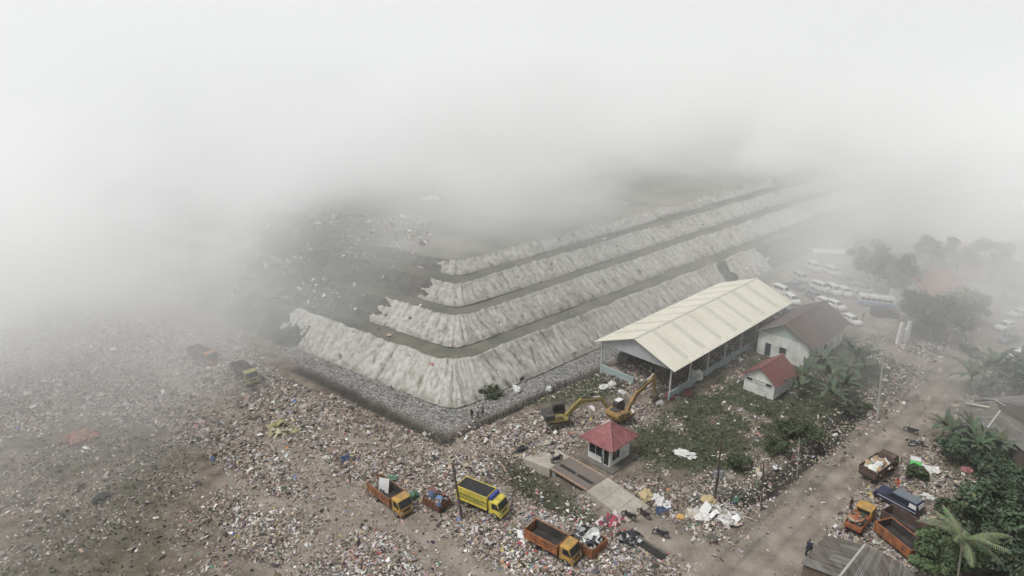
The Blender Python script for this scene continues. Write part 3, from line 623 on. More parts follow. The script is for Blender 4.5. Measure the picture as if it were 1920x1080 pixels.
# ------------------------------------------------------------------ weighbridge
def weighbridge():
    a = g(1032, 878, .9); b = g(1100, 919, .9); c = g(1072, 862, .9)
    ex = (b - a).normalized(); yaw = math.atan2(ex.y, ex.x); L = (b - a).length; w = abs((c - a).dot(Vector((-ex.y, ex.x, 0)))) + .3
    o = thing('weighbridge', 'steel truck weighbridge deck with two dark slots between concrete ramps', 'weighbridge', (a.x, a.y, 0), yaw)
    dk = mat('deck_steel', (.15, .125, .11), .8, .25, 1.5, dirt=(.1, .085, .07), dscale=1.5)
    d = MB(); d.box((L / 2, w / 2, .78), (L, w, .16), dk); d.build('deck', o, bevel=.02)
    s = MB()
    for x0, x1 in ((.3, L * .48), (L * .53, L * .95)): s.box(((x0 + x1) / 2, w * .42, .862), (x1 - x0, .5, .012), black_void)
    s.build('deck_slot', o)
    for y in (0.02, w - .02): MB().box((L / 2, y, .9), (L, .1, .22), mat('side_rail', (.33, .22, .15), .8, .2, 2, dirt=(.5, .44, .38), dscale=1.0)).build('side_rail', o)
    for x in (.4, L - .4): MB().box((x, w / 2, .2), (.6, w - .4, 1.0), grey_concrete).build('footing', o)
    rp = MB(); rl = 6.2   # ramp down towards the road
    rp.hexa([(L + .05, -.1, -.9), (L + rl, -.1, -.9), (L + rl, w + .25, -.9), (L + .05, w + .25, -.9), (L + .05, -.1, .86), (L + rl, -.1, .16), (L + rl, w + .25, .16), (L + .05, w + .25, .86)], concrete); rp.build('ramp', o, bevel=.03)
    for f in (.34, .68):
        jx = L + rl * f; zz = .86 - .70 * f; MB().box((jx, w / 2, zz + .018), (.06, w + .2, .012), grey_concrete, ry=.13).build('joint', o)
    rp = MB(); rp.hexa([(-4.6, -.2, -.9), (-.05, -.1, -.9), (-.05, w + .1, -.9), (-4.6, w + .9, -.9), (-4.6, -.2, .12), (-.05, -.1, .86), (-.05, w + .1, .86), (-4.6, w + .9, .12)], concrete); rp.build('ramp', o, bevel=.03)
weighbridge()

# ------------------------------------------------------------------ vehicles (local +x is forward)
def wheels(o, xs_, hw, r, w, dual=()):
    for x in xs_:
        for s in (-1, 1):
            t = MB().disc_wheel((x, s * (hw - w / 2), r), r, w, tyre, 18, r * .55).build('wheel', o, smooth=False)
            MB().disc_wheel((x, s * (hw - w / 2 + .01), r), r * .56, w * .85, rim_m, 14, 0).build('rim', t)
def headlights(o, x, hw, z, sz=(.06, .28, .18), back=None):
    for s in (-1, 1): MB().box((x, s * hw, z), sz, chrome).build('headlight', o, bevel=.015)
    if back is not None:
        for s in (-1, 1): MB().box((back, s * hw, z), (.05, .2, .22), red_lamp).build('tail_light', o)
def truck(label, loc, yaw, cab_m, bed_m, kind='dump', side=.95, L=5.9, inner=None, group='rubbish trucks on the dump', tail=None, W=2.0, stripes=None, visor=None, cap_m=None):
    o = thing('rubbish_truck', label, 'truck', loc, yaw, group)
    x1 = L / 2; x0 = -L / 2; xc = x1 - 1.55; hw = W / 2
    ch = MB(); ch.box((-.1, 0, .66), (L - .7, .8, .2), chassis_m)
    for x in (x0 + 1.2, xc - .5): ch.box((x, 0, .55), (.9, W * .8, .25), chassis_m)
    ch.build('chassis', o)
    cb = MB(); prof = [(xc, .55), (x1 - .05, .5), (x1, .95), (x1 - .05, 1.28), (x1 - .42, 2.12), (x1 - .62, 2.2), (xc + .05, 2.2), (xc, 2.1)]
    cb.prism(prof, -hw + .08, hw - .08, cab_m); cab = cb.build('cab', o, bevel=.06, seg=2)
    A, B = Vector((x1 - .05, 0, 1.28)), Vector((x1 - .42, 0, 2.12)); n = Vector((.84, 0, .37)).normalized()
    def slab(y0, y1, t0, t1, m, d=.025):
        P = [A.lerp(B, t0) + Vector((0, y0, 0)), A.lerp(B, t0) + Vector((0, y1, 0)), A.lerp(B, t1) + Vector((0, y1, 0)), A.lerp(B, t1) + Vector((0, y0, 0))]
        return MB().hexa([p - n * .02 for p in P] + [p + n * d for p in P], m)
    slab(-hw + .17, hw - .17, .06, .93, dark_glass).build('windshield', o)
    for s in (-1, 1):
        y = s * (hw - .08); ys = sorted((y - .02 * s, y + .02 * s))
        w = MB(); w.prism([(xc + .42, 1.32), (x1 - .16, 1.3), (x1 - .47, 2.0), (xc + .42, 2.0)], ys[0], ys[1], dark_glass); w.build('side_window', o)
        d = MB(); ys = sorted((y, y + .012 * s)); d.prism([(xc + .36, .72), (x1 - .16, .72), (x1 - .13, 1.24), (xc + .36, 1.24)], ys[0], ys[1], cab_m); d.build('door', o)
        mi = MB(); mi.tube([(x1 - .2, s * (hw - .1), 1.85), (x1 - .05, s * (hw + .1), 1.9), (x1 - .05, s * (hw + .12), 1.6)], .02, chassis_m, 5); mi.box((x1 - .05, s * (hw + .13), 1.65), (.05, .16, .3), chassis_m); mi.build('mirror', o)
    bp = MB(); bp.box((x1 + .02, 0, .55), (.16, W - .1, .24), cap_m or chrome if cap_m else cab_m); bp.build('bumper', o, bevel=.03)
    gr = MB(); gr.box((x1 - .005, 0, .98), (.05, W * .5, .2), chassis_m); gr.build('grille', o)
    headlights(o, x1 - .0, hw - .3, .86)
    if visor:
        v = MB(); v.box((xc + .18, 0, 2.42), (.32, W * .8, .42), visor, ry=-.25); v.build('roof_board', o)
    wheels(o, (x1 - .75, x0 + 1.25), hw - .05, .42, .26)
    bx0, bx1 = x0, xc - .12; zf = .92
    def wallbox(b, z0, z1, t, m, ribs=0, im=None, flare=0, openback=False):
        im = im or m
        for s in (-1, 1):
            b.hexa([(bx0, s * hw - t / 2, z0), (bx1, s * hw - t / 2, z0), (bx1, s * hw + t / 2, z0), (bx0, s * hw + t / 2, z0), (bx0, s * (hw + flare) - t / 2, z1), (bx1, s * (hw + flare) - t / 2, z1), (bx1, s * (hw + flare) + t / 2, z1), (bx0, s * (hw + flare) + t / 2, z1)], m)
            b.tube([(bx0 - .03, s * (hw + flare), z1), (bx1 + .03, s * (hw + flare), z1)], .055, m, 6); b.box(((bx0 + bx1) / 2, s * (hw + .02), z0 + .04), (bx1 - bx0, .12, .12), m)
            for k in range(ribs):
                x = bx0 + .08 + k * (bx1 - bx0 - .16) / (ribs - 1); b.hexa([(x - .05, s * hw + s * .02 - .045, z0), (x + .05, s * hw + s * .02 - .045, z0), (x + .05, s * hw + s * .02 + .045, z0), (x - .05, s * hw + s * .02 + .045, z0), (x - .05, s * (hw + flare + .02) - .045, z1), (x + .05, s * (hw + flare + .02) - .045, z1), (x + .05, s * (hw + flare + .02) + .045, z1), (x - .05, s * (hw + flare + .02) + .045, z1)], m)
        b.hexa([(bx1 - t, -hw + t, z0), (bx1, -hw + t, z0), (bx1, hw - t, z0), (bx1 - t, hw - t, z0), (bx1 - t, -hw - flare + t, z1 + .05), (bx1, -hw - flare + t, z1 + .05), (bx1, hw + flare - t, z1 + .05), (bx1 - t, hw + flare - t, z1 + .05)], m)
    if kind == 'dump':
        zt = 2.0; b = MB(); wallbox(b, zf, zt, .06, bed_m, 7, flare=.06); b.build('bed', o)
        f = MB(); f.box(((bx0 + bx1) / 2, 0, zf - .02), (bx1 - bx0, W - .06, .1), bed_floor)
        for s in (-1, 1): f.hexa([(bx0 + .05, s * (hw - .05) - .012, zf + .03), (bx1 - .08, s * (hw - .05) - .012, zf + .03), (bx1 - .08, s * (hw - .05) + .012, zf + .03), (bx0 + .05, s * (hw - .05) + .012, zf + .03), (bx0 + .05, s * (hw + .015) - .012, zt - .03), (bx1 - .08, s * (hw + .015) - .012, zt - .03), (bx1 - .08, s * (hw + .015) + .012, zt - .03), (bx0 + .05, s * (hw + .015) + .012, zt - .03)], bed_floor)
        f.build('bed_lining', o)
        t = MB()
        if tail == 'open':
            for s in (-1, 1): t.box((bx0 - .35, s * (hw - .1), zf + .55), (.75, .05, 1.1), bed_m, rz=s * .5)
        else:
            t.box((bx0 + .03, 0, (zf + zt) / 2), (.06, W - .1, zt - zf), bed_m); t.box((bx0 - .02, 0, zf + .3), (.08, W - .1, .1), bed_m); t.box((bx0 - .02, 0, zt - .2), (.08, W - .1, .1), bed_m)
        t.build('tailgate', o)
    elif kind == 'box':
        zt = 2.55; b = MB(); wallbox(b, zf, zt, .06, bed_m, 8)
        b.box((bx0 + .03, 0, (zf + zt) / 2), (.06, W - .1, zt - zf), bed_m); b.build('bed', o)
        for z, h in ((1.42, .10), (1.78, .14)):
            st = MB()
            for s in (-1, 1): st.box(((bx0 + bx1) / 2, s * (hw + .075), z), (bx1 - bx0 - .1, .012, h), stripes or bed_m)
            st.build('side_band', o)
        # black cover sagging between the high sides
        nx, ny = 12, 7; vs = []; fs = []
        for i in range(nx + 1):
            for j in range(ny + 1):
                u, v = i / nx, j / ny; vs.append((bx0 + .05 + u * (bx1 - bx0 - .1), -hw + .03 + v * (W - .06), zt - .04 - .10 * math.sin(math.pi * v) * (.6 + .4 * math.sin(u * 9)) + .02 * math.sin(u * 23 + v * 5)))
        fs = [(i * (ny + 1) + j, (i + 1) * (ny + 1) + j, (i + 1) * (ny + 1) + j + 1, i * (ny + 1) + j + 1) for i in range(nx) for j in range(ny)]
        MB().add(vs, fs, tarp_black).build('cover', o, smooth=True)
        f = MB(); f.box(((bx0 + bx1) / 2, 0, zf - .02), (bx1 - bx0, W - .06, .1), bed_floor); f.build('bed_floor', o)
    return o
def by_wheels(pr, pf, side, hw=.95, z=None):
    """vehicle position from the photo's two visible wheel bottoms; side=+1 when they are the vehicle's right-hand wheels"""
    a, b = G(*pr), G(*pf); d = (b - a); d.z = 0; d.normalize(); yaw = math.atan2(d.y, d.x)
    nrm = Vector((-d.y, d.x, 0)) * side; m = (a + b) / 2 + nrm * hw; m.z = gz(m.x, m.y) + .03
    return m, yaw
def local(o, x, y, z):
    return Vector(o.location) + Matrix.Rotation(o.rotation_euler.z, 3, 'Z') @ Vector((x, y, z))
def heap(name, label, cat, o, box, h, n, fr=.5, parent=None, group=None, size=.32, seed=0, cols=None):
    """a load of rubbish: a lumpy mound with scraps over it; box=(x0,x1,y0,y1,z) in the frame of o; a thing of its own"""
    x0, x1, y0, y1, z = box; rt = thing(name, label, cat, local(o, (x0 + x1) / 2, (y0 + y1) / 2, z), o.rotation_euler.z, group)
    a, b = (x1 - x0) / 2, (y1 - y0) / 2; nx, ny = 15, 11; U, V = np.meshgrid(np.linspace(-1, 1, nx), np.linspace(-1, 1, ny), indexing='ij')
    H = lambda u, v: h * np.clip(1.12 - np.maximum(np.abs(u), np.abs(v)) ** 3, .08, 1) * (.55 + .9 * (fbm(u * 1.6 + seed, v * 1.6 + 3, 131 + seed) - .1))
    me = np_mesh('mound', np.stack([U * a, V * b, H(U, V)], -1).reshape(-1, 3), 4, grid_faces(nx, ny)[:, ::-1].ravel(), smooth=True); link('mound', me, rt, [mat('mound', (.09, .08, .07), .95, .5, 3, dirt=(.03, .03, .03), dscale=2)])
    u = rng.uniform(-.97, .97, n); v = rng.uniform(-.97, .97, n); c = palette(n, fr) if cols is None else np.clip(np.array(cols)[rng.integers(0, len(cols), n)] * rng.uniform(.7, 1.2, (n, 1)), .01, .75)
    pieces('scraps', u * a, v * b, H(u, v), np.clip(rng.lognormal(math.log(size), .4, n), .12, .9), c, lift=.8, kind='stuff', parent=rt)
    return rt

lb, yb = by_wheels((873, 952), (920, 972), 1)
T1 = truck('bright yellow high-sided truck with a black cover over its load', lb, yb, yellow_paint, yellow_paint, 'box', stripes=green_stripe, visor=blue_panel)
lb, yb = by_wheels((701, 938), (742, 970), 1)
T2 = truck('orange tipper truck with a white board standing in its open bed', lb, yb, yellow_cab, orange_rusty, tail='open')
bd = thing('white_board', 'white board leaning inside the open bed of an orange tipper truck', 'board', local(T2, -1.5, .15, 1.0), R(-105))
MB().box((0, 0, .75), (.05, 1.25, 1.7), white_paint, ry=-.3).build('panel', bd, bevel=.01)
lb, yb = by_wheels((1001, 1030), (1052, 1058), 1)
T3 = truck('orange tipper truck with an empty bed and amber cab beside a full orange skip', lb, yb, yellow_cab, orange_paint)
lb, yb = by_wheels((1647, 908), (1677, 886), 1, 1.05)
T4 = truck('dark rusty tipper truck on the dirt road with white sacks in its bed', lb, yb, rust_dark, rust_dark)
p = local(T4, -1.1, 0, 0); 
lb, yb = by_wheels((362, 676), (386, 686), 1); T5 = truck('hazy orange tipper truck at the foot of the burnt slope', lb, yb, orange_paint, rust_dark)
lb, yb = by_wheels((442, 708), (458, 722), 1); T6 = truck('hazy dull yellow tipper truck below the pale bank, nearer of two in the smoke', lb, yb, mat('dull_yellow', (.30, .26, .1), .7, .2, 2, dirt=(.15, .13, .08), dscale=1), rust_dark)
lb, yb = Vector((19.5, 99.5, gz(19.5, 99.5))), R(-135); T7 = truck('dark truck parked in the shade inside the open shed', lb, yb, rust_dark, rust_dark)
heap('truck_load', 'pile of white and pale green sacks in the dark rusty tipper truck', 'load', T4, (-2.5, .8, -.8, .8, 1.15), .75, 60, size=.5, seed=3, cols=[(.6, .6, .57), (.5, .52, .47), (.55, .55, .52), (.2, .27, .2), (.34, .24, .15)])
def blob(name, label, cat, loc, size, col, seed=0, group=None, squash=.7, sharp=1.0):
    """a crumpled sack or sheet lying in a heap"""
    me = bpy.data.meshes.new(name); import bmesh; bm = bmesh.new(); bmesh.ops.create_icosphere(bm, subdivisions=3, radius=.5)
    r = random.Random(seed); off = Vector((r.uniform(0, 99), r.uniform(0, 99), r.uniform(0, 99)))
    from mathutils import noise as mn
    for v in bm.verts:
        d = v.co.normalized(); k = 1 + .55 * sharp * mn.noise(d * 1.7 + off) + .42 * sharp * mn.noise(d * 4.0 + off) + .2 * sharp * mn.noise(d * 9 + off); c = d * .5 * k
        c.z = max(c.z, -.3) * squash; v.co = Vector((c.x * size[0], c.y * size[1], c.z * size[2]))
    bm.to_mesh(me); bm.free(); o = link(name, me, None, [col]); o.location = (loc[0], loc[1], loc[2] + .17 * size[2]); o.rotation_euler = (0, 0, r.uniform(0, 6.28)); return setp(o, label, cat, group)
sack_grey = mat('dark_sack', (.05, .065, .075), .6, .2, 2)
q = local(T2, -1.5, -.45, 1.0); blob('sack', 'dark blue-grey sack beside the white board in the orange tipper bed', 'sack', q, (.9, .9, .8), sack_grey, 4)

# skips: open steel containers
def skip(label, loc, yaw, L, Wd, h, m, z0=.25, legs=True, group='open steel skips', inner=None, cat='skip', name='skip'):
    o = thing(name, label, cat, loc, yaw, group); t = .07; b = MB(); hl, hw = L / 2, Wd / 2
    for s in (-1, 1):
        b.box((0, s * hw, z0 + h / 2), (L, t, h), m); b.tube([(-hl, s * hw, z0 + h), (hl, s * hw, z0 + h)], .06, m, 6)
        for k in range(6): b.box((-hl + .06 + k * (L - .12) / 5, s * (hw + .05), z0 + h / 2), (.09, .08, h), m)
    b.box((hl - t / 2, 0, z0 + h / 2), (t, Wd - t, h), m); b.box((-hl + t / 2, 0, z0 + h / 2), (t, Wd - t, h), m)
    for x in (-hl, hl): b.tube([(x, -hw, z0 + h), (x, hw, z0 + h)], .06, m, 6)
    b.build('body', o); f = MB(); f.box((0, 0, z0 + .05), (L - .1, Wd - .1, .1), bed_floor)
    for s in (-1, 1): f.box((0, s * (hw - .055), z0 + h / 2 + .04), (L - .2, .02, h - .12), inner or bed_floor)
    for s in (-1, 1): f.box((s * (hl - .09), 0, z0 + h / 2 + .04), (.02, Wd - .2, h - .12), inner or bed_floor)
    f.build('lining', o); r = MB()
    for s in (-1, 1): r.box((0, s * hw * .55, z0 / 2 - .02), (L - .2, .12, z0 + .1), chassis_m)
    r.build('skid', o); return o
def corner3(pc, pl, pr):
    """box from three bottom corners seen in the photo: near corner, end of long side, end of short side"""
    c, l, r = G(*pc), G(*pl), G(*pr); d = (c - l); d.z = 0; L = d.length; d.normalize(); n = Vector((-d.y, d.x, 0)); w = (r - c).dot(n)
    m = l + d * L / 2 + n * w / 2; m.z = gz(m.x, m.y); return m, math.atan2(d.y, d.x), L, abs(w)
m_, y_, L_, w_ = corner3((1106, 1049), (1066, 1024), (1133, 1024))
S1 = skip('orange steel skip heaped with black and white bags beside the amber-cabbed tipper', m_, y_, max(L_, 3.4), max(w_, 1.9), 1.15, orange_paint)
heap('skip_load', 'heaped black and white rubbish bags in the orange skip', 'load', S1, (-1.6, 1.6, -.85, .85, .8), .95, 60, size=.5, seed=5, cols=[(.55, .55, .53), (.03, .03, .03), (.04, .05, .06), (.5, .5, .48), (.3, .3, .3), (.15, .13, .12)])
m_, y_, L_, w_ = corner3((822, 964), (795, 948), (848, 951))
S2 = skip('small rusty skip overflowing with rubbish between two trucks', m_, y_, 2.6, 1.7, .95, rust)
heap('skip_load', 'blue and grey rubbish overflowing the small rusty skip', 'load', S2, (-1.25, 1.25, -.8, .8, .7), .9, 70, size=.38, seed=8, cols=[(.12, .18, .3), (.25, .25, .24), (.1, .1, .1), (.35, .3, .26), (.05, .05, .05), (.2, .1, .08)])
m_, y_, L_, w_ = corner3((1692, 1053), (1634, 1006), (1724, 1030))
S3 = skip('long orange tipper body lying empty behind the grey-roofed shack', m_, y_, max(L_, 4.6), 2.2, 1.1, orange_paint, z0=.5)
m_, y_, L_, w_ = corner3((1712, 1022), (1652, 986), (1731, 998))
S4 = skip('long dark rusty tipper body lying empty beside the orange one', m_, y_, max(L_, 4.6), 2.0, 1.1, rust_dark, z0=.5, inner=rust_dark)

# ------------------------------------------------------------------ cars
CARS = {
    'van': dict(L=4.1, W=1.65, body=[(-2.05, .32), (2.0, .32), (2.05, .75), (1.92, .98), (1.35, 1.12), (-2.05, 1.12)], top=[(1.32, 1.1), (.82, 1.82), (-1.98, 1.86), (-2.04, 1.1)]),
    'hatch': dict(L=4.0, W=1.68, body=[(-1.98, .3), (1.98, .3), (2.0, .68), (1.9, .85), (1.0, .98), (-1.98, .98)], top=[(1.0, .96), (.35, 1.46), (-1.55, 1.5), (-1.97, .96)]),
    'sedan': dict(L=4.4, W=1.72, body=[(-2.2, .3), (2.2, .3), (2.2, .66), (2.08, .82), (1.05, .95), (-1.3, .98), (-2.18, .9)], top=[(1.08, .94), (.42, 1.42), (-.95, 1.44), (-1.75, .95)]),
    'suv': dict(L=4.9, W=1.85, body=[(-2.42, .42), (2.42, .42), (2.45, .85), (2.34, 1.06), (1.25, 1.16), (-2.42, 1.16)], top=[(1.2, 1.14), (.6, 1.78), (-2.22, 1.84), (-2.42, 1.14)]),
}
def car(kind, label, loc, yaw, m, group=None, name='parked_car', cat='car', roof_m=None):
    k = CARS[kind]; o = thing(name, label, cat, loc, yaw, group); hw = k['W'] / 2; L = k['L']
    MB().prism(k['body'], -hw, hw, m).build('body', o, bevel=.09, seg=3)
    t = k['top']; inn = .14; zb = t[0][1]; zt = max(p[1] for p in t)
    def y_at(z): return hw - .03 - inn * (z - zb) / (zt - zb)
    n = len(t); vs = [(p[0], -y_at(p[1]), p[1]) for p in t] + [(p[0], y_at(p[1]), p[1]) for p in t]
    cb = MB(); cb.add(vs, [(0, 1, 2, 3), (7, 6, 5, 4), (0, 4, 5, 1), (1, 5, 6, 2), (2, 6, 7, 3)], m); cab = cb.build('cabin', o, bevel=.05)
    def pane(a, b, nm):
        A = [Vector(vs[a]), Vector(vs[b]), Vector(vs[b + n]), Vector(vs[a + n])]; nr = (A[1] - A[0]).cross(A[3] - A[0]).normalized(); c = sum(A, Vector()) / 4
        if nr.dot(c - Vector((0, 0, 1))) < 0: nr = -nr
        P = [c + (p - c) * .86 for p in A]; MB().hexa([p - nr * .01 for p in P] + [p + nr * .02 for p in P], dark_glass).build(nm, o)
    pane(0, 1, 'windshield'); pane(2, 3, 'rear_window')
    for s in (-1, 1):
        w = MB(); xsplit = [t[0][0] - .28, (t[0][0] + t[3][0]) / 2 + .12, t[3][0] + .25]
        for j in range(2):
            xa, xb = xsplit[j], xsplit[j + 1]
            def topx(x): return min(max(x, t[2][0] + .12), t[1][0] - .1)
            z0, z1 = zb + .08, zt - .12; e = .05
            P = [(xa - e, s * (y_at(z0) + .012), z0), (xb + e, s * (y_at(z0) + .012), z0), (topx(xb + e), s * (y_at(z1) + .012), z1), (topx(xa - e), s * (y_at(z1) + .012), z1)]
            w.hexa([(p[0], p[1] - s * .02, p[2]) for p in P] + P, dark_glass)
        w.build('side_window', o)
    if roof_m: MB().hexa([(t[2][0] + .1, -y_at(zt) + .06, zt + .0), (t[1][0] - .05, -y_at(zt) + .06, t[1][1] + .0), (t[1][0] - .05, y_at(zt) - .06, t[1][1] + .0), (t[2][0] + .1, y_at(zt) - .06, zt), (t[2][0] + .1, -y_at(zt) + .06, zt + .03), (t[1][0] - .05, -y_at(zt) + .06, t[1][1] + .03), (t[1][0] - .05, y_at(zt) - .06, t[1][1] + .03), (t[2][0] + .1, y_at(zt) - .06, zt + .03)], roof_m).build('roof_panel', o)
    r = .34 if kind == 'suv' else .3
    wheels(o, (L * .31, -L * .29), hw + .02, r, .2)
    headlights(o, L / 2 - .03, hw - .25, k['body'][2][1] - .03, back=-L / 2 + .02)
    for xb in (L / 2, -L / 2 + .02): MB().box((xb, 0, .42), (.12, k['W'] * .9, .2), m).build('bumper', o, bevel=.03)
    return o
lb, yb = by_wheels((1697, 966), (1653, 942), -1, .9)
SUV = car('suv', 'dark navy off-road car with white panels at its rear, parked on rubbish', lb, yb, navy, name='off_road_car', roof_m=slate_paint)
for s in (-1, 1):
    w = MB(); w.hexa([(-2.25, s * .905, 1.22), (-1.45, s * .905, 1.22), (-1.45, s * .83, 1.66), (-2.2, s * .83, 1.66), (-2.25, s * .925, 1.22), (-1.45, s * .925, 1.22), (-1.45, s * .85, 1.66), (-2.2, s * .85, 1.66)], white_paint); w.build('side_panel', SUV)
    w = MB(); w.box((-.2, s * .932, .82), (4.3, .012, .07), white_paint); w.build('side_stripe', SUV)
MB().hexa([(-2.43, -.6, 1.24), (-2.43, .6, 1.24), (-2.29, .55, 1.68), (-2.29, -.55, 1.68), (-2.47, -.6, 1.24), (-2.47, .6, 1.24), (-2.33, .55, 1.68), (-2.33, -.55, 1.68)], white_paint).build('rear_panel', SUV)
# yellow pick-up with an orange tray
lb, yb = by_wheels((1612, 1010), (1640, 975), 1, .85)
def pickup():
    o = thing('pickup_truck', 'amber pickup truck with an orange tray of red rubbish behind the shack', 'pickup', lb, yb)
    L = 4.8; x1 = 2.4; b = MB(); b.prism([(x1 - 1.9, .5), (x1, .5), (x1, 1.0), (x1 - .1, 1.12), (x1 - .45, 1.95), (x1 - 1.8, 2.0), (x1 - 1.9, 1.9)], -.85, .85, yellow_cab); b.build('cab', o, bevel=.07)
    MB().box((x1 - 1.91, 0, 1.5), (.04, 1.3, .55), dark_glass).build('rear_window', o)
    MB().hexa([(x1 - .12, -.72, 1.18), (x1 - .12, .72, 1.18), (x1 - .42, .68, 1.85), (x1 - .42, -.68, 1.85), (x1 - .08, -.72, 1.19), (x1 - .08, .72, 1.19), (x1 - .38, .68, 1.87), (x1 - .38, -.68, 1.87)], dark_glass).build('windshield', o)
    for s in (-1, 1): MB().box((x1 - 1.0, s * .855, 1.5), (.85, .03, .5), dark_glass).build('side_window', o)
    t = MB()
    for s in (-1, 1): t.box((-1.0, s * .85, 1.1), (2.7, .06, .6), orange_paint)
    t.box((-2.33, 0, 1.1), (.06, 1.64, .6), orange_paint); t.box((.33, 0, 1.1), (.06, 1.64, .6), orange_paint); t.box((-1.0, 0, .8), (2.7, 1.7, .08), bed_floor); t.build('tray', o, bevel=.015)
    c = MB(); c.box((-.1, 0, .6), (4.2, .7, .2), chassis_m); c.build('chassis', o); wheels(o, (1.65, -1.45), .85, .36, .22); headlights(o, x1, .6, .85, back=-2.36)
    return o
PK = pickup()
heap('tray_load', 'red and dark rubbish piled in the tray of the amber pickup', 'load', PK, (-2.2, .2, -.75, .75, .9), .5, 60, size=.34, seed=9, cols=[(.3, .08, .05), (.1, .1, .09), (.35, .16, .08), (.06, .08, .07), (.3, .25, .2)])

def heading(px0, px1):
    a, b = g(*px0), g(*px1); return math.atan2(b.y - a.y, b.x - a.x)
RH = heading((1480, 540), (1500, 552))             # towards the camera and right
lot = [('van', (1466, 552), R(-81), white_paint, 'white boxy van at the near corner of the car park, behind the cream roof'),
       ('sedan', (1489, 541), R(-68), slate_paint, 'slate blue saloon parked beside the boxy white van behind the cream roof'),
       ('van', (1500, 527), R(-70), silver_paint, 'grey van parked behind the slate blue saloon'),
       ('van', (1537, 545), R(-77), white_paint, 'first white van of the pair parked side by side in the smoky lot'),
       ('van', (1562, 550), R(-77), white_paint, 'second white van of the pair, nearer the bus'),
       ('hatch', (1485, 566), R(-81), white_paint, 'white hatchback partly hidden by the far eave of the cream roof'),
       ('hatch', (1547, 572), R(-78), white_paint, 'white hatchback just behind the ridge of the brown roof'),
       ('hatch', (1567, 577), R(-73), white_paint, 'white hatchback between the brown roof and the bus'),
       ('hatch', (1596, 604), R(-62), white_paint, 'white hatchback alone at the brown house, near a standing person'),
       ('suv', (1657, 592), R(-15), black_paint, 'black off-road car parked in front of the blue and white bus'),
       ('sedan', (1481, 590), R(-72), slate_paint, 'dark saloon parked under the far end of the cream roof'),
       ('van', (1524, 506), R(-72), white_paint, 'faint white van far back in the smoky car park'),
       ('hatch', (1586, 492), R(-10), white_paint, 'faintest white car at the far edge of the lot'),
       ('van', (1616, 548), R(-72), silver_paint, 'silver van behind the bus, fading into smoke'),
       ('hatch', (1604, 556), R(-75), silver_paint, 'silver hatchback parked between the white vans and the bus'),
       ('hatch', (1883, 617), R(205), white_paint, 'white car driving on the wide part of the dirt road'),
       ('hatch', (1908, 593), R(205), white_paint, 'second white car on the dirt road, farther into the smoke'),
       ('sedan', (1820, 664), R(-95), black_paint, 'black saloon with a bright bumper at the dirt road junction'),
       ('hatch', (1903, 672), R(215), white_paint, 'white car half hidden behind the banana plants along the road'),
       ('hatch', (1452, 598), R(-72), silver_paint, 'silver hatchback in shade at the back end of the shed'),
       ('hatch', (1583, 552), R(-76), white_paint, 'white hatchback next after the second white van toward the bus'),
       ('sedan', (1590, 530), R(-68), slate_paint, 'dark saloon behind the white vans, half lost in smoke'),
       ('van', (1560, 515), R(-70), white_paint, 'pale van in the second row of the smoky lot'),
       ('hatch', (1640, 535), R(-70), silver_paint, 'silver hatchback under the smoky tree behind the bus'),
       ('hatch', (1527, 560), R(-78), slate_paint, 'dark hatchback between the cream roof end and the white vans'),
       ('sedan', (1890, 640), R(205), slate_paint, 'dark saloon at the far kerb of the wide dirt road'),
       ]
for k, px, yw, m, lab in lot:
    q = g(*px); q.z = gz(q.x, q.y); yw += random.uniform(-.32, .32) if px[0] < 1650 else 0; car(k, lab, q, yw, m, group='cars and vans beyond the shed')
def bus():
    q = g(1642, 574); o = thing('bus', 'old bus with white top and pale blue lower sides in the smoky lot', 'bus', (q.x, q.y, 0), R(-22)); o.scale = (.72, .8, .8)
    L = 9; hw = 1.15; b = MB(); b.prism([(-L / 2, .5), (L / 2, .5), (L / 2 + .05, 1.3), (-L / 2, 1.3)], -hw, hw, bus_blue); b.build('lower_body', o, bevel=.08)
    b = MB(); b.prism([(-L / 2, 1.3), (L / 2 + .03, 1.3), (L / 2 - .2, 2.7), (L / 2 - .5, 2.85), (-L / 2 + .15, 2.85), (-L / 2, 2.7)], -hw + .02, hw - .02, white_paint); b.build('upper_body', o, bevel=.1)
    for s in (-1, 1):
        w = MB()
        for k in range(6): w.box((-L / 2 + .95 + k * 1.35, s * (hw - .01), 1.95), (1.15, .03, .65), dark_glass)
        w.build('side_window', o)
    MB().box((L / 2 - .07, 0, 2.0), (.05, 1.9, .8), dark_glass, ry=-.14).build('windshield', o)
    MB().box((-L / 2 - .01, 0, 2.05), (.05, 1.7, .6), dark_glass).build('rear_window', o)
    h = MB()
    for x in (-2.2, .6): h.box((x, 0, 2.92), (.9, .8, .12), silver_paint)
    h.build('roof_hatch', o); wheels(o, (2.9, -2.6), hw, .45, .28); headlights(o, L / 2 + .04, .8, .85)
bus()

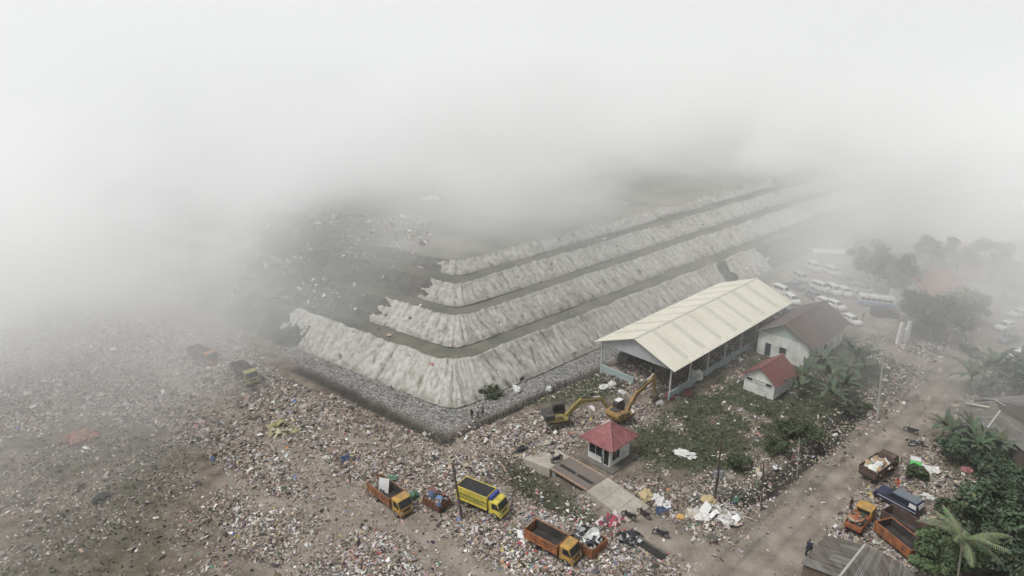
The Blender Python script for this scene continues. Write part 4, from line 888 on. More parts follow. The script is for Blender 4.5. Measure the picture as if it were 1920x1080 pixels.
# ------------------------------------------------------------------ excavators
def excavator(label, loc, track_yaw, boom_yaw, paint, pose, body_dark=False, sc=1.0):
    o = thing('excavator', label, 'excavator', loc, boom_yaw, 'excavators by the guard hut'); o.scale = (sc,) * 3; d = track_yaw - boom_yaw; Mr = Matrix.Rotation(d, 3, 'Z')
    for s in (-1, 1):
        b = MB(); prof = []
        for k in range(20):
            a = 2 * math.pi * k / 20; prof.append((math.copysign(1.35, math.cos(a)) + .36 * math.cos(a), .4 + .38 * math.sin(a)))
        b.prism(prof, s * 1.05 - .26, s * 1.05 + .26, dig_dark)
        for k in range(14):
            for zz in (.8, -.0): b.box((-1.4 + k * .215, s * 1.05, zz), (.1, .58, .06), chassis_m)
        for k in range(4): b.disc_wheel((-1.2 + k * .8, s * 1.05, .36), .22, .6, rim_m, 12)
        t = b.build('track', o); t.rotation_euler = (0, 0, d)
    b = MB(); b.box((0, 0, .62), (1.7, 1.7, .5), dig_dark); b.tube([(0, 0, .7), (0, 0, 1.02)], .62, dig_dark, 16); b.build('undercarriage', o).rotation_euler = (0, 0, d)
    b = MB(); b.prism([(-1.9, -1.2), (.9, -1.2), (1.15, -.4), (1.15, 1.2), (-1.9, 1.2), (-2.1, .6), (-2.1, -.6)], 1.0, 1.28, paint, 'z'); b.build('platform', o, bevel=.03)
    b = MB(); b.prism([(-.9, 1.28), (-2.15, 1.28), (-2.35, 1.6), (-2.25, 2.1), (-.9, 2.15)], -1.2, 1.2, dig_dark if body_dark else paint); b.build('engine_cover', o, bevel=.08)
    b = MB(); b.box((-1.45, .2, 2.19), (.9, 1.1, .1), dig_dark); b.box((-.35, -.75, 1.55), (1.1, .85, .55), paint); b.build('hatch', o, bevel=.03); MB().tube([(-1.5, -.7, 2.1), (-1.5, -.7, 2.6)], .07, dig_dark, 8).build('exhaust', o)
    c = MB(); c.prism([(-.75, 1.28), (.95, 1.28), (1.0, 1.9), (.7, 2.85), (-.6, 2.9), (-.75, 2.75)], .35, 1.2, dig_dark); cb = c.build('cab', o, bevel=.05)
    w = MB(); w.hexa([(1.0, .43, 1.6), (1.0, 1.12, 1.6), (.76, 1.12, 2.72), (.76, .43, 2.72), (1.05, .43, 1.62), (1.05, 1.12, 1.62), (.81, 1.12, 2.74), (.81, .43, 2.74)], dark_glass); w.build('windshield', cb)
    for y in (.335, 1.215): MB().prism([(-.6, 1.9), (.85, 1.9), (.62, 2.72), (-.55, 2.75)], y - .02, y + .02, dark_glass).build('side_window', cb)
    MB().box((.05, .775, 2.9), (1.1, .75, .06), white_paint if not body_dark else dig_dark).build('cab_roof', cb)
    (r0, el, tip, stk) = pose          # (x,z) boom root, elbow, boom tip, stick tip
    def beam(pts, ths, w, m):
        up = []; dn = []
        for i, p in enumerate(pts):
            a = pts[max(i - 1, 0)]; b_ = pts[min(i + 1, len(pts) - 1)]; dx, dz = b_[0] - a[0], b_[1] - a[1]; l = math.hypot(dx, dz); nx, nz = -dz / l, dx / l
            up.append((p[0] + nx * ths[i], p[1] + nz * ths[i])); dn.append((p[0] - nx * ths[i], p[1] - nz * ths[i]))
        B = MB()
        for i in range(len(pts) - 1): B.prism([dn[i], dn[i + 1], up[i + 1], up[i]], -w / 2 - .15, w / 2 - .15, m)
        return B
    bm_ = beam([r0, ((r0[0] + el[0]) / 2, (r0[1] + el[1]) / 2), el, ((tip[0] + el[0]) / 2, (tip[1] + el[1]) / 2), tip], [.2, .3, .36, .26, .14], .46, paint); bo = bm_.build('boom', o, bevel=.02)
    d_ = Vector((stk[0] - tip[0], 0, stk[1] - tip[1])).normalized(); bk = (tip[0] - d_.x * .6, tip[1] - d_.z * .6)
    st = beam([bk, tip, ((tip[0] * .7 + stk[0] * .3), (tip[1] * .7 + stk[1] * .3)), stk], [.12, .3, .24, .13], .36, paint).build('stick', o, bevel=.02)
    for nm, a, b_ in (('boom_cylinder', (r0[0] + .5, r0[1] - .35), (el[0] - .1, el[1] - .25)), ('stick_cylinder', (el[0] + .1, el[1] + .42), bk)):
        B = MB(); n = Vector((b_[0] - a[0], 0, b_[1] - a[1])); A = Vector((a[0], -.15, a[1]))
        B.tube([A, A + n * .6], .1, paint if nm[0] == 'b' else dig_dark, 8); B.tube([A + n * .6, A + n], .055, chrome, 8); B.build(nm, o)
    # bucket: curved shell with teeth
    q = Vector((stk[0], stk[1])); B = MB(); w = .95; ang0 = math.atan2(d_.z, d_.x); cv = []
    for k in range(8):
        a = ang0 + R(35) - R(215) * k / 7; cv.append((q[0] + .5 * math.cos(ang0) + .58 * math.cos(a), q[1] + .5 * math.sin(ang0) + .58 * math.sin(a)))
    inn_ = [(q[0] + .5 * math.cos(ang0) + (p_[0] - q[0] - .5 * math.cos(ang0)) * .88, q[1] + .5 * math.sin(ang0) + (p_[1] - q[1] - .5 * math.sin(ang0)) * .88) for p_ in cv]
    for k in range(7): B.prism([cv[k], cv[k + 1], inn_[k + 1], inn_[k]], -w / 2 - .15, w / 2 - .15, dig_dark)
    for s in (-1, 1): B.prism(cv, s * w / 2 - .15 - .03, s * w / 2 - .15 + .03, dig_dark)
    for k in range(5): B.box((cv[-1][0], -.15 - w / 2 + .1 + k * (w - .2) / 4, cv[-1][1]), (.2, .09, .08), rim_m, ry=-ang0)
    B.build('bucket', o)
    return o
q = G(1048, 795); excavator('yellow excavator with a blackened cab, its arm stretched low towards the other', q, heading((1015, 800), (1085, 786)), heading((1055, 795), (1120, 787)), dig_yellow, ((.9, 1.35), (3.0, 3.35), (6.0, 3.2), (7.3, 1.2)), True)
q = G(1166, 788); excavator('orange-yellow excavator with its arm raised to the open shed', q, heading((1120, 790), (1200, 786)), heading((1160, 788), (1216, 757)), dig_orange, ((.8, 1.35), (2.7, 3.3), (6.5, 4.5), (7.2, 1.6)))
# ------------------------------------------------------------------ corrugated shacks on the right
def roof_poly_house(name, label, quads, walls_z, rm, wm, cat='shack', ridge=None):
    """a shack under flat roof slopes; quads = list of 4 (px,py,z) roof corners"""
    W_ = [[g(*q) for q in Q] for Q in quads]; c = sum((p for Q in W_ for p in Q), Vector()) / (4 * len(W_)); zb = gz(c.x, c.y)
    o = thing(name, label, cat, (c.x, c.y, zb), 0); b = Vector((c.x, c.y, zb)); r = MB()
    for Q in W_:
        P = [p - b for p in Q]; n = 9; nr = (P[1] - P[0]).cross(P[3] - P[0]).normalized(); nr = nr if nr.z > 0 else -nr
        for k in range(n):
            for h in range(2):
                u0, u1 = k / n, (k + 1) / n - .006; v0, v1 = (0, .52) if h == 0 else (.5, 1)
                f = lambda u, v: P[0].lerp(P[1], u).lerp(P[3].lerp(P[2], u), v)
                d = random.uniform(0, .05) + (.03 if h else 0); e = random.uniform(0, .05)
                q = [f(u0, v0) + nr * d, f(u1, v0) + nr * e, f(u1, v1) + nr * e, f(u0, v1) + nr * d]
                r.hexa(q + [p + nr * .035 for p in q], rm if random.random() < .7 else pale_sheet)
    rf = r.build('roof', o)
    if ridge:
        a, e = g(*ridge[0]) - b, g(*ridge[1]) - b; MB().tube([a + Vector((0, 0, .08)), e + Vector((0, 0, .08))], .12, ridge_cap, 7).build('ridge_cap', rf)
    w = MB()
    for Q in W_:
        P = [p - b for p in Q]; m = sum(P, Vector()) / 4; P = [m + (p - m) * .9 for p in P]
        w.hexa([Vector((p.x, p.y, -.3)) for p in P] + [Vector((p.x, p.y, p.z - .12)) for p in P], wm)
    w.build('wall', o); return o
board_wall = mat('board_wall', (.13, .10, .08), .9, .3, 2, stretch=(1, 1, .2), dirt=(.05, .045, .04), dscale=1)
sh = roof_poly_house('shack', 'weathered grey corrugated shack by the tipper bodies and coconut palm', [[(1501, 1057, 2.4), (1547, 1004, 2.4), (1622, 1022, 3.1), (1572, 1085, 3.1)], [(1622, 1023, 3.1), (1673, 1046, 2.6), (1655, 1120, 2.5), (1572, 1086, 3.1)], [(1674, 1047, 2.55), (1716, 1075, 2.1), (1690, 1140, 2.1), (1657, 1121, 2.45)]], 0, grey_sheet, board_wall, ridge=((1622, 1022, 3.1), (1572, 1085, 3.1)))
tarp_c = mat('canvas', (.42, .38, .3), .85, .12, 2, bump=.3, dirt=(.2, .17, .12), dscale=1)
roof_poly_house('shack', 'grey hip-roofed shack among the banana plants right of the road', [[(1795, 778, 2.4), (1812, 812, 2.4), (1846, 811, 2.6), (1875, 771, 3.6)], [(1800, 758, 2.6), (1795, 778, 2.4), (1875, 771, 3.6), (1866, 752, 3.3)]], 0, grey_sheet, board_wall, ridge=((1875, 771, 3.6), (1846, 811, 2.7)))
roof_poly_house('shack', 'dark grey roofed shack sloping away behind the hip-roofed one', [[(1876, 771, 3.6), (1847, 811, 2.6), (1897, 838, 2.2), (1925, 800, 3.0)]], 0, grey_sheet, board_wall)
roof_poly_house('shack', 'pale grey roofed shack at the photo edge below the dark grey one', [[(1902, 833, 2.6), (1920, 805, 2.6), (1975, 830, 2.6), (1950, 870, 2.4)]], 0, pale_sheet, board_wall)
roof_poly_house('shack', 'long low grey roof behind the banana plants, farthest of the shacks', [[(1820, 748, 2.8), (1866, 751, 3.3), (1950, 772, 3.2), (1935, 742, 2.8)]], 0, grey_sheet, board_wall)
# debris on the roofs: boards and a tyre
for i, (a, b_, lab) in enumerate((((1811, 757, 3.0), (1855, 765, 3.6), 'long pale plank lying on the grey hip roof'), ((1864, 750, 3.5), (1885, 762, 3.7), 'thin white plank along the far grey roof edge'))):
    A, B = g(*a), g(*b_); d = B - A; o = MB().box((0, 0, 0), (d.length, .35 if i == 0 else .15, .06), mat('pale_plank', (.42, .37, .3), .85, .2, 2), rz=math.atan2(d.y, d.x), ry=-math.asin(d.z / d.length)).build('plank'); o.location = (A + B) / 2 + Vector((0, 0, .12)); setp(o, lab, 'plank')

# far red-roofed houses and bus-yard buildings in the smoke
far_red = mat('far_red', (.24, .12, .095), .8, .2, .6, wave=('X', .3, .6), dirt=(.17, .12, .1), dscale=.3)
gable_house('house', 'faint red-roofed house beyond the bus, nearer of two', 'house', tuple(g(1738, 585)[:2]) + (0,), R(30), 12, 8, 3.2, 5.8, .7, white_wall, far_red, group=None)
gable_house('house', 'faintest red-roofed house farther back in the smoke', 'house', tuple(g(1800, 548)[:2]) + (0,), R(-20), 14, 9, 3.4, 6.4, .7, white_wall, far_red)
gable_house('house', 'grey-roofed house fading into smoke at the far right by the road', 'house', tuple(g(1868, 520)[:2]) + (0,), R(20), 13, 9, 3.4, 6.2, .7, white_wall, pale_sheet)
gable_house('lean_shed', 'low white-roofed shed far back at the end of the terraced bank', 'shed', tuple(g(1525, 492)[:2]) + (0,), R(-12), 8, 2.6, 2.6, 3.0, .3, white_wall, white_paint)

# ------------------------------------------------------------------ poles
def pole(name, label, pb, pt, r0, r1, m, arms=(), lean_ok=True, extra=None, hmax=14):
    b = G(*pb); h = height_at(b.x, b.y, pt[1], hmax); t = g(pt[0], pt[1], h); o = thing(name, label, 'pole', b, 0)
    d = Vector((max(-.9, min(.9, t.x - b.x)) if not lean_ok else t.x - b.x, 0, h - b.z)); n = 8
    MB().tube([d * (i / n) - Vector((0, 0, .3 if i == 0 else 0)) for i in range(n + 1)], [r0 + (r1 - r0) * i / n for i in range(n + 1)], m, 10).build('shaft', o)
    for (f, L, yw) in arms:
        p = d * f; u = Vector((math.cos(yw), math.sin(yw), 0)); a = MB(); a.box(p, (L, .1, .1), m if m is wood_pole else steel_post, rz=yw); ar = a.build('crossarm', o)
        for k in (-.46, .02, .46):
            i_ = MB(); q = p + u * L * k; i_.tube([q + Vector((0, 0, .05)), q + Vector((0, 0, .14)), q + Vector((0, 0, .22)), q + Vector((0, 0, .3))], [.05, .09, .06, .03], insul, 8); i_.build('insulator', ar)
    if extra: extra(o, d)
    return o
def transformer(o, d):
    for f, x in ((.42, .3), (.42, -.35)):
        t = MB(); p = d * f; t.tube([p + Vector((x, -.35, -.45)), p + Vector((x, -.35, .35)), p + Vector((x, -.35, .42))], [.24, .24, .18], trans_grey, 12); tb = t.build('transformer', o)
        for k in (-.1, .1): MB().tube([p + Vector((x + k, -.35, .4)), p + Vector((x + k, -.35, .7))], .03, insul, 6).build('bushing', tb)
    MB().tube([d * .2 + Vector((.2, -.1, 0)), d * .38 + Vector((.25, -.2, 0))], .04, steel_post, 6).build('conduit', o)
pole('utility_pole', 'dark utility pole with two transformers beside the ditch', (1340, 938), (1355, 808), .16, .11, wood_pole, ((.93, 2.0, .3), (.74, 1.7, .3)), extra=transformer)
pole('thin_pole', 'thin dark pole standing in litter right of the transformer pole', (1427, 958), (1432, 868), .08, .06, wood_pole)
pole('thin_pole', 'thin pale grey pole beside the dark ditch and bushes', (1494, 896), (1499, 820), .06, .045, conc_pole)
pole('thin_pole', 'slim dark pole between the banana plants and the litter strip', (1574, 800), (1578, 715), .07, .05, wood_pole)
pole('power_pole', 'grey concrete power pole with a steel crossarm beside the dirt road', (1645, 786), (1657, 664), .19, .12, conc_pole, ((.985, 1.9, R(-8)),))
pole('power_pole', 'short grey concrete pole with a hooped top at the side-track corner', (1640, 672), (1649, 618), .2, .14, conc_pole, ((.97, 1.0, R(0)),))
pole('wood_pole', 'leaning wooden pole in front of the bright yellow truck', (866, 972), (849, 868), .14, .10, wood_pole)
for i, (pb, pt, lab) in enumerate((((1780, 585), (1782, 535), 'faint thin pole among the smoky trees, nearer the bus'), ((1835, 600), (1843, 560), 'faint leaning pole beside the littered verge of the wide road'), ((1812, 640), (1801, 600), 'bare grey post leaning by the black saloon'))): pole('thin_pole', lab, pb, pt, .1, .07, wood_pole)
def gateway():
    a = G(1683, 645); o = thing('gateway', 'pair of tall white leaning gate pillars joined by a beam', 'gateway', a, R(20))
    for x, t in ((0, .12), (1.6, .3)):
        b = MB(); b.hexa([(x - .4, -.3, -.3), (x + .4, -.3, -.3), (x + .4, .3, -.3), (x - .4, .3, -.3), (x - .35 + t, -.25, 4.0), (x + .3 + t, -.25, 4.0), (x + .3 + t, .25, 4.0), (x - .35 + t, .25, 4.0)], white_wall); b.build('pillar', o, bevel=.03)
    MB().box((1.0, 0, 2.5), (1.3, .3, .35), white_wall).build('beam', o, bevel=.02)
gateway()
def gravel_fence():
    a, b = G(905, 800), G(1060, 724); d = b - a; d.z = 0; L = d.length; o = thing('fence', 'low dark wire fence along the edge of the gravel apron', 'fence', a, math.atan2(d.y, d.x)); n = 14
    for k in range(n):
        x = L * k / (n - 1); MB().box((x, 0, .35), (.07, .07, 1.1), chassis_m).build('post', o)
    r = MB()
    for z in (.25, .5, .8): r.tube([(0, 0, z), (L, 0, z)], .022, chassis_m, 5)
    r.build('rail', o)
gravel_fence()
def ditch_wall():
    a, b = G(1184, 1002), G(1250, 1043); d = b - a; d.z = 0; o = thing('drain_wall', 'low dark concrete drain wall beside the dirt ramp and orange skip', 'wall', a, math.atan2(d.y, d.x)); L = d.length
    MB().box((L / 2, 0, 0), (L, .25, .6), dark_slab).build('wall', o, bevel=.02); MB().box((L / 2, -.55, .0), (L, .8, .3), black_void).build('channel', o)
ditch_wall()

# ------------------------------------------------------------------ motorbikes and people
bike_paint = {'black': mat('bike_black', (.02, .02, .023), .35, .2, 3), 'red': mat('bike_maroon', (.06, .02, .02), .35, .2, 3), 'blue': mat('bike_blue', (.02, .035, .09), .35, .2, 3), 'grey': mat('bike_grey', (.25, .25, .26), .35, .1, 3)}
def motorbike(label, loc, yaw, paint):
    o = thing('motorbike', label, 'motorbike', loc, yaw, 'motorbikes parked at the dump'); P = bike_paint[paint]
    for x in (.62, -.62):
        t = MB(); n, k = 20, 6; vs = []; fs = []
        for i in range(n):
            a = 2 * math.pi * i / n
            for j in range(k):
                c = 2 * math.pi * j / k; rr = .27 + .055 * math.cos(c); vs.append((x + rr * math.cos(a), .05 * math.sin(c), .32 + rr * math.sin(a)))
        for i in range(n):
            for j in range(k): fs.append((i * k + j, i * k + (j + 1) % k, ((i + 1) % n) * k + (j + 1) % k, ((i + 1) % n) * k + j))
        w = t.add(vs, fs, tyre).build('wheel', o, smooth=True); r = MB().disc_wheel((x, 0, .32), .08, .1, rim_m, 10)
        for q in range(6): r.box((x, 0, .32), (.46, .02, .025), rim_m, ry=q * math.pi / 6)
        r.build('rim', w)
    b = MB(); b.prism([(-.55, .62), (-.95, .78), (-.9, .86), (-.3, .74), (.05, .7), (.42, .92), (.52, .85), (.38, .5), (.1, .32), (-.3, .3)], -.11, .11, P); b.build('body', o, bevel=.03)
    s = MB(); s.prism([(-.85, .84), (-.3, .75), (.08, .74), (.1, .8), (-.3, .83), (-.85, .92)], -.13, .13, black_paint); s.build('seat', o, bevel=.03)
    e = MB(); e.box((.0, 0, .38), (.4, .26, .28), dig_dark); e.tube([(.0, -.14, .3), (-.75, -.18, .4)], .05, chrome, 8); e.build('engine', o)
    f = MB(); f.tube([(.62, .07, .32), (.42, .07, .95)], .025, chrome, 6); f.tube([(.62, -.07, .32), (.42, -.07, .95)], .025, chrome, 6); f.build('fork', o)
    h = MB(); h.tube([(.28, -.36, 1.02), (.38, -.2, 1.02), (.42, 0, .97), (.38, .2, 1.02), (.28, .36, 1.02)], .02, black_paint, 6); h.build('handlebar', o)
    MB().box((.52, 0, .9), (.1, .18, .16), chrome).build('headlight', o, bevel=.03)
    g_ = MB(); g_.box((.62, 0, .66), (.34, .1, .03), P); g_.build('mudguard', o)
    return o
def bike_at(px, a, b, paint, lab): q = G(*px); q.z = gz(q.x, q.y) + .02; return motorbike(lab, q, heading(a, b), paint)
rz_ = .0
qb = G(1178, 975); qb.z = .22
motorbike('dark motorbike at the foot of the concrete ramp, nearer the litter pit', (qb.x, qb.y, .2), heading((1190, 980), (1164, 968)), 'black')
qb = G(1206, 969); motorbike('maroon motorbike leaning at the ramp foot beside the white sacks', (qb.x, qb.y, gz(qb.x, qb.y) + .05), heading((1216, 974), (1195, 960)), 'red')
qb = G(1238, 1006); motorbike('black motorbike alone on the dirt ramp below the other two', (qb.x, qb.y, gz(qb.x, qb.y) + .03), heading((1252, 1010), (1224, 1000)), 'black')
bike_at((1707, 812), (1720, 816), (1694, 807), 'black', 'black motorbike farther up the dirt road beside a second motorbike')
bike_at((1714, 836), (1701, 836), (1728, 834), 'grey', 'grey motorbike on the dirt road with a person in white behind it')
bike_at((1516, 1035), (1508, 1045), (1526, 1024), 'blue', 'dark blue motorbike under the rider beside the grey shack')
qb = G(1041, 880); motorbike('dark motorbike on the upper end of the weighbridge', (qb.x + .3, qb.y + .3, .88), heading((1036, 884), (1050, 876)), 'black')

skin = mat('skin', (.20, .115, .075), .7, .08, 4); hair_m = mat('hair', (.012, .01, .009), .7, .2, 6)
def person(label, loc, yaw, shirt, trousers, pose='stand', hat=None, scale=1.0):
    """one continuous body grown over a skeleton; +y is the way the person faces"""
    st = pose; V = {}; E = []
    def j(n, p, r, par=None):
        V[n] = (Vector(p), r)
        if par: E.append((par, n))
    lean = {'stand': 0, 'stoop': .35, 'walk': .06, 'ride': .12}[st]; hip = .93 if st != 'ride' else .86
    j('pelvis', (0, 0, hip), .135); j('waist', (0, .02 + lean * .2, hip + .17), .12, 'pelvis'); j('chest', (0, lean * .5, hip + .37), .145, 'waist'); j('neckb', (0, lean * .72, hip + .51), .07, 'chest'); j('neck', (0, lean * .82 + .01, hip + .57), .055, 'neckb'); j('jaw', (0, lean * .9 + .035, hip + .63), .075, 'neck'); j('head', (0, lean * .95 + .02, hip + .71), .095, 'jaw'); j('crown', (0, lean * .95 + .01, hip + .79), .06, 'head')
    for s, k in ((-1, 'l'), (1, 'r')):
        sw = {'walk': .18 * s}.get(st, 0)
        if st == 'ride': kn, an, to = (.2 * s, .42, hip - .12), (.2 * s, .3, hip - .5), (.2 * s, .45, hip - .55)
        else: kn, an, to = (.105 * s, .03 + sw * .8, .5), (.11 * s, -.02 + sw * 1.2 + (-.12 if sw < 0 else 0), .08 + (.07 if sw < 0 else 0)), (.125 * s, .12 + sw * 1.2 - (.1 if sw < 0 else 0), .035 + (.02 if sw < 0 else 0))
        j('hip' + k, (.09 * s, 0, hip - .05), .105, 'pelvis'); j('knee' + k, kn, .07, 'hip' + k); j('ankle' + k, an, .045, 'knee' + k); j('toe' + k, to, .035, 'ankle' + k)
        j('sh' + k, (.185 * s, lean * .6, hip + .45), .065, 'chest')
        if st == 'ride': el, wr = (.26 * s, .28, hip + .22), (.28 * s, .5, hip + .17)
        elif st == 'stoop': el, wr = (.24 * s, .3, hip + .2), (.2 * s, .48, hip + .02)
        else: el, wr = (.25 * s, -.02 - sw * .4, hip + .18), (.26 * s, .08 - sw * .8, hip - .06)
        j('el' + k, el, .047, 'sh' + k); j('wr' + k, wr, .032, 'el' + k); d = (Vector(wr) - Vector(el)).normalized(); u = Vector((0, 1, 0)) - d * d.y; u.normalize(); c = d.cross(u)
        p = Vector(wr) + d * .06; j('palm' + k, p, .03, 'wr' + k)
        for fi in range(4):
            o_ = u * ((fi - 1.5) * .02); ln = (.065, .08, .075, .058)[fi]; a = p + o_ + d * .03; j(f'f{fi}a' + k, a, .011, 'palm' + k); j(f'f{fi}b' + k, a + d * ln * .6 + c * -.012 * s, .0095, f'f{fi}a' + k); j(f'f{fi}c' + k, a + d * ln + c * -.035 * s, .008, f'f{fi}b' + k)
        j('tha' + k, p + u * .04 - d * .01, .012, 'palm' + k); j('thb' + k, p + u * .062 + d * .035, .010, 'tha' + k)
    names = list(V); me = bpy.data.meshes.new('body'); me.from_pydata([tuple(V[n][0]) for n in names], [(names.index(a), names.index(b)) for a, b in E], [])
    o = bpy.data.objects.new('body', me); C.objects.link(o); md = o.modifiers.new('skin', 'SKIN'); o.modifiers.new('sub', 'SUBSURF').render_levels = 1; o.modifiers['sub'].levels = 1
    for i, n in enumerate(names): sv = me.skin_vertices[0].data[i]; sv.radius = (V[n][1],) * 2; sv.use_root = (n == 'pelvis')
    dg = bpy.context.evaluated_depsgraph_get(); m2 = bpy.data.meshes.new_from_object(o.evaluated_get(dg)); bpy.data.objects.remove(o); bpy.data.meshes.remove(me)
    r = thing('person', label, 'person', loc, yaw); r.scale = (scale,) * 3
    m2.materials.clear(); [m2.materials.append(x) for x in (skin, shirt, trousers, mat('shoe', (.03, .028, .026), .7, .2, 4))]
    for p in m2.polygons:
        c = p.center; hy = lean * .9
        if c.z > hip + .545: k = 0
        elif c.z > hip + .02 and abs(c.x) < .225: k = 1
        elif abs(c.x) > .215 and c.z > hip + .2: k = 1
        elif abs(c.x) > .185 and c.z > hip - .25 and st != 'ride': k = 0
        elif abs(c.x) > .235: k = 0
        elif c.z < .09: k = 3
        else: k = 2
        p.material_index = k; p.use_smooth = True
    link('body', m2, r)
    hc = Vector((0, lean * .95 + .01, hip + .74)); h = MB(); vs = []; fs = []; n, q = 14, 6
    for i in range(q + 1):
        a = math.pi * .5 * i / q * 1.25
        for k in range(n):
            b = 2 * math.pi * k / n; cut = 1 if math.sin(b) < .4 else .75; aa = a * cut; vs.append(hc + Vector((.105 * math.sin(aa) * math.cos(b), .115 * math.sin(aa) * math.sin(b), .1 * math.cos(aa))))
    for i in range(q):
        for k in range(n): fs.append((i * n + k, i * n + (k + 1) % n, (i + 1) * n + (k + 1) % n, (i + 1) * n + k))
    h.add(vs, fs, hair_m).build('hair', r, smooth=True)
    fc = MB(); fy = lean * .95 + .02
    fc.add([(-.014, fy + .085, hip + .70), (.014, fy + .085, hip + .70), (0, fy + .12, hip + .695), (0, fy + .09, hip + .74)], [(0, 1, 2), (1, 3, 2), (3, 0, 2), (0, 3, 1)], skin); fc.build('nose', r)
    for s in (-1, 1): MB().box((s * .035, fy + .088, hip + .735), (.024, .012, .012), hair_m).build('eye', r)
    MB().box((0, fy + .09, hip + .655), (.045, .012, .01), mat('lips', (.14, .06, .05), .7, .1, 4)).build('mouth', r)
    if hat:
        b = MB(); c = hc + Vector((0, 0, .03)); b.tube([c, c + Vector((0, 0, .02)), c + Vector((0, 0, .10)), c + Vector((0, 0, .16))], [hat[1], hat[1], .11, .04], hat[0], 16); b.build('hat', r)
    return r
cloth = lambda n, c: mat('cloth_' + n, c, .9, .2, 4)
navy_c, black_c, brown_c, orange_c, white_c, grey_c, maroon_c, olive_c = (cloth(*a) for a in (('navy', (.02, .025, .05)), ('black', (.02, .02, .02)), ('brown', (.1, .07, .05)), ('orange', (.5, .12, .05)), ('white', (.5, .5, .48)), ('grey', (.15, .15, .16)), ('maroon', (.07, .02, .025)), ('olive', (.08, .08, .05))))
def man(px, yaw, lab, sh, tr, pose='stand', hat=None, z=None): q = G(*px); return person(lab, (q.x, q.y, gz(q.x, q.y) + .0 if z is None else z), yaw, sh, tr, pose, hat)
man((885, 786), R(150), 'person in black with a tan hat, at one end of three on the gravel', black_c, olive_c, 'stand', (mat('hat_tan', (.35, .26, .12), .9, .2, 4), .17))
man((896, 783), R(190), 'person in a white shirt standing between two others on the gravel', white_c, navy_c)
man((905, 780), R(200), 'person in dark grey beside the white-shirted one on the gravel', grey_c, black_c)
man((1594, 957), R(30), 'person in dark maroon walking down the dirt road', maroon_c, black_c, 'walk')
man((1682, 917), R(120), 'person in an orange shirt and trousers bending beside the rusty tipper', orange_c, orange_c, 'stoop')
man((1617, 601), R(180), 'person in dark clothes standing by the lone white hatchback', black_c, grey_c)
man((1130, 871), R(200), 'person in dark blue standing at the guard hut door', navy_c, black_c)
man((1728, 838), R(100), 'person in a white shirt standing behind the grey motorbike', white_c, black_c)
man((1035, 880), R(160), 'person in a wide dark hat beside the weighbridge motorbike', white_c, black_c, 'stand', (mat('hat_dark', (.03, .03, .03), .9, .2, 4), .34), z=.62)
man((1513, 1037), heading((1508, 1045), (1526, 1024)) - math.pi / 2, 'person in navy riding the dark blue motorbike beside the shack', navy_c, black_c, 'ride')
man((738, 741), R(140), 'person in grey stooping at the foot of the pale bank', grey_c, white_c, 'stoop')

# ------------------------------------------------------------------ trees
leaf_m = attr_mat('leaves', rough=.6)
def tree_mesh(seed, H, Rc, n, base, flat=.75, lsz=.26, trunk_h=.35, nl=26):
    r = np.random.default_rng(seed); t = MB(); rr = random.Random(seed)
    bend = Vector((rr.uniform(-.1, .1) * H, rr.uniform(-.1, .1) * H, 0)); top = Vector((0, 0, H * (trunk_h + .25))) + bend
    t.tube([(0, 0, -.4), Vector((0, 0, H * trunk_h * .5)) + bend * .3, Vector((0, 0, H * trunk_h)) + bend * .6, top], [.05 * H * .5, .036 * H * .5, .03 * H * .5, .012 * H], bark, 9)
    cl = []
    for k in range(nl):
        a = 2.4 * k + rr.uniform(-.4, .4); el = rr.uniform(-.15, 1.0); rad = Rc * rr.uniform(.35, 1.15)
        c = Vector((math.cos(a) * rad * math.cos(el * .9), math.sin(a) * rad * math.cos(el * .9), H * (trunk_h + .18) + (H * (1 - trunk_h - .2)) * (max(el, 0) ** .8) * rr.uniform(.75, 1.05) + min(el, 0) * 1.0)) + bend * .6
        s0 = Vector((0, 0, H * trunk_h * rr.uniform(.75, 1.3))) + bend * .6; mid = s0.lerp(c, .5) + Vector((0, 0, -.08 * H))
        t.tube([s0, mid, c], [.016 * H, .010 * H, .004 * H], bark, 5); cl.append((c, Rc * rr.uniform(.14, .42)))
    k = r.integers(0, len(cl), n); cc = np.array([c for c, _ in cl])[k]; cr = np.array([q for _, q in cl])[k]
    d = r.normal(size=(n, 3)); d /= np.linalg.norm(d, axis=1)[:, None]; rad = cr * r.random(n) ** .42
    P0 = cc + d * rad[:, None] * np.array((1, 1, flat)); nm = d * .7 + r.normal(size=(n, 3)) * .5 + np.array((0, 0, .6)); nm /= np.linalg.norm(nm, axis=1)[:, None]
    u = np.cross(nm, r.normal(size=(n, 3))); u /= np.linalg.norm(u, axis=1)[:, None]; v = np.cross(nm, u); l = lsz * r.uniform(.6, 1.4, n); w = l * r.uniform(.35, .6, n)
    Q = np.stack([P0 - u * l[:, None], P0 + v * w[:, None] + nm * .04, P0 + u * l[:, None] - nm * (l * .25)[:, None], P0 - v * w[:, None] + nm * .04], 1)
    tint = (np.sin(np.arange(len(cl)) * 12.9) * .5 + .5)[k]; col = np.array(base)[None] * (r.uniform(.6, 1.45, (n, 1)) * (.75 + .5 * tint[:, None])) * np.array((1, 1, 1)) + (r.random((n, 1)) < .04) * np.array((.06, .04, .0))
    return t, np_mesh('crown', Q.reshape(-1, 3), 4, np.arange(4 * n), np.clip(col, .01, .4))
def tree(name, label, px, seed, H, Rc, n, base=(.056, .076, .046), group=None, cat='tree', z=None, trunk_h=.35, lsz=.26, **kw):
    q = G(*px); o = thing(name, label, cat, (q.x, q.y, gz(q.x, q.y) if z is None else z), seed * 1.3, group); t, me = tree_mesh(seed, H, Rc, n, base, trunk_h=trunk_h, lsz=lsz, **kw); t.build('trunk', o); link('crown', me, o, [leaf_m]); return o
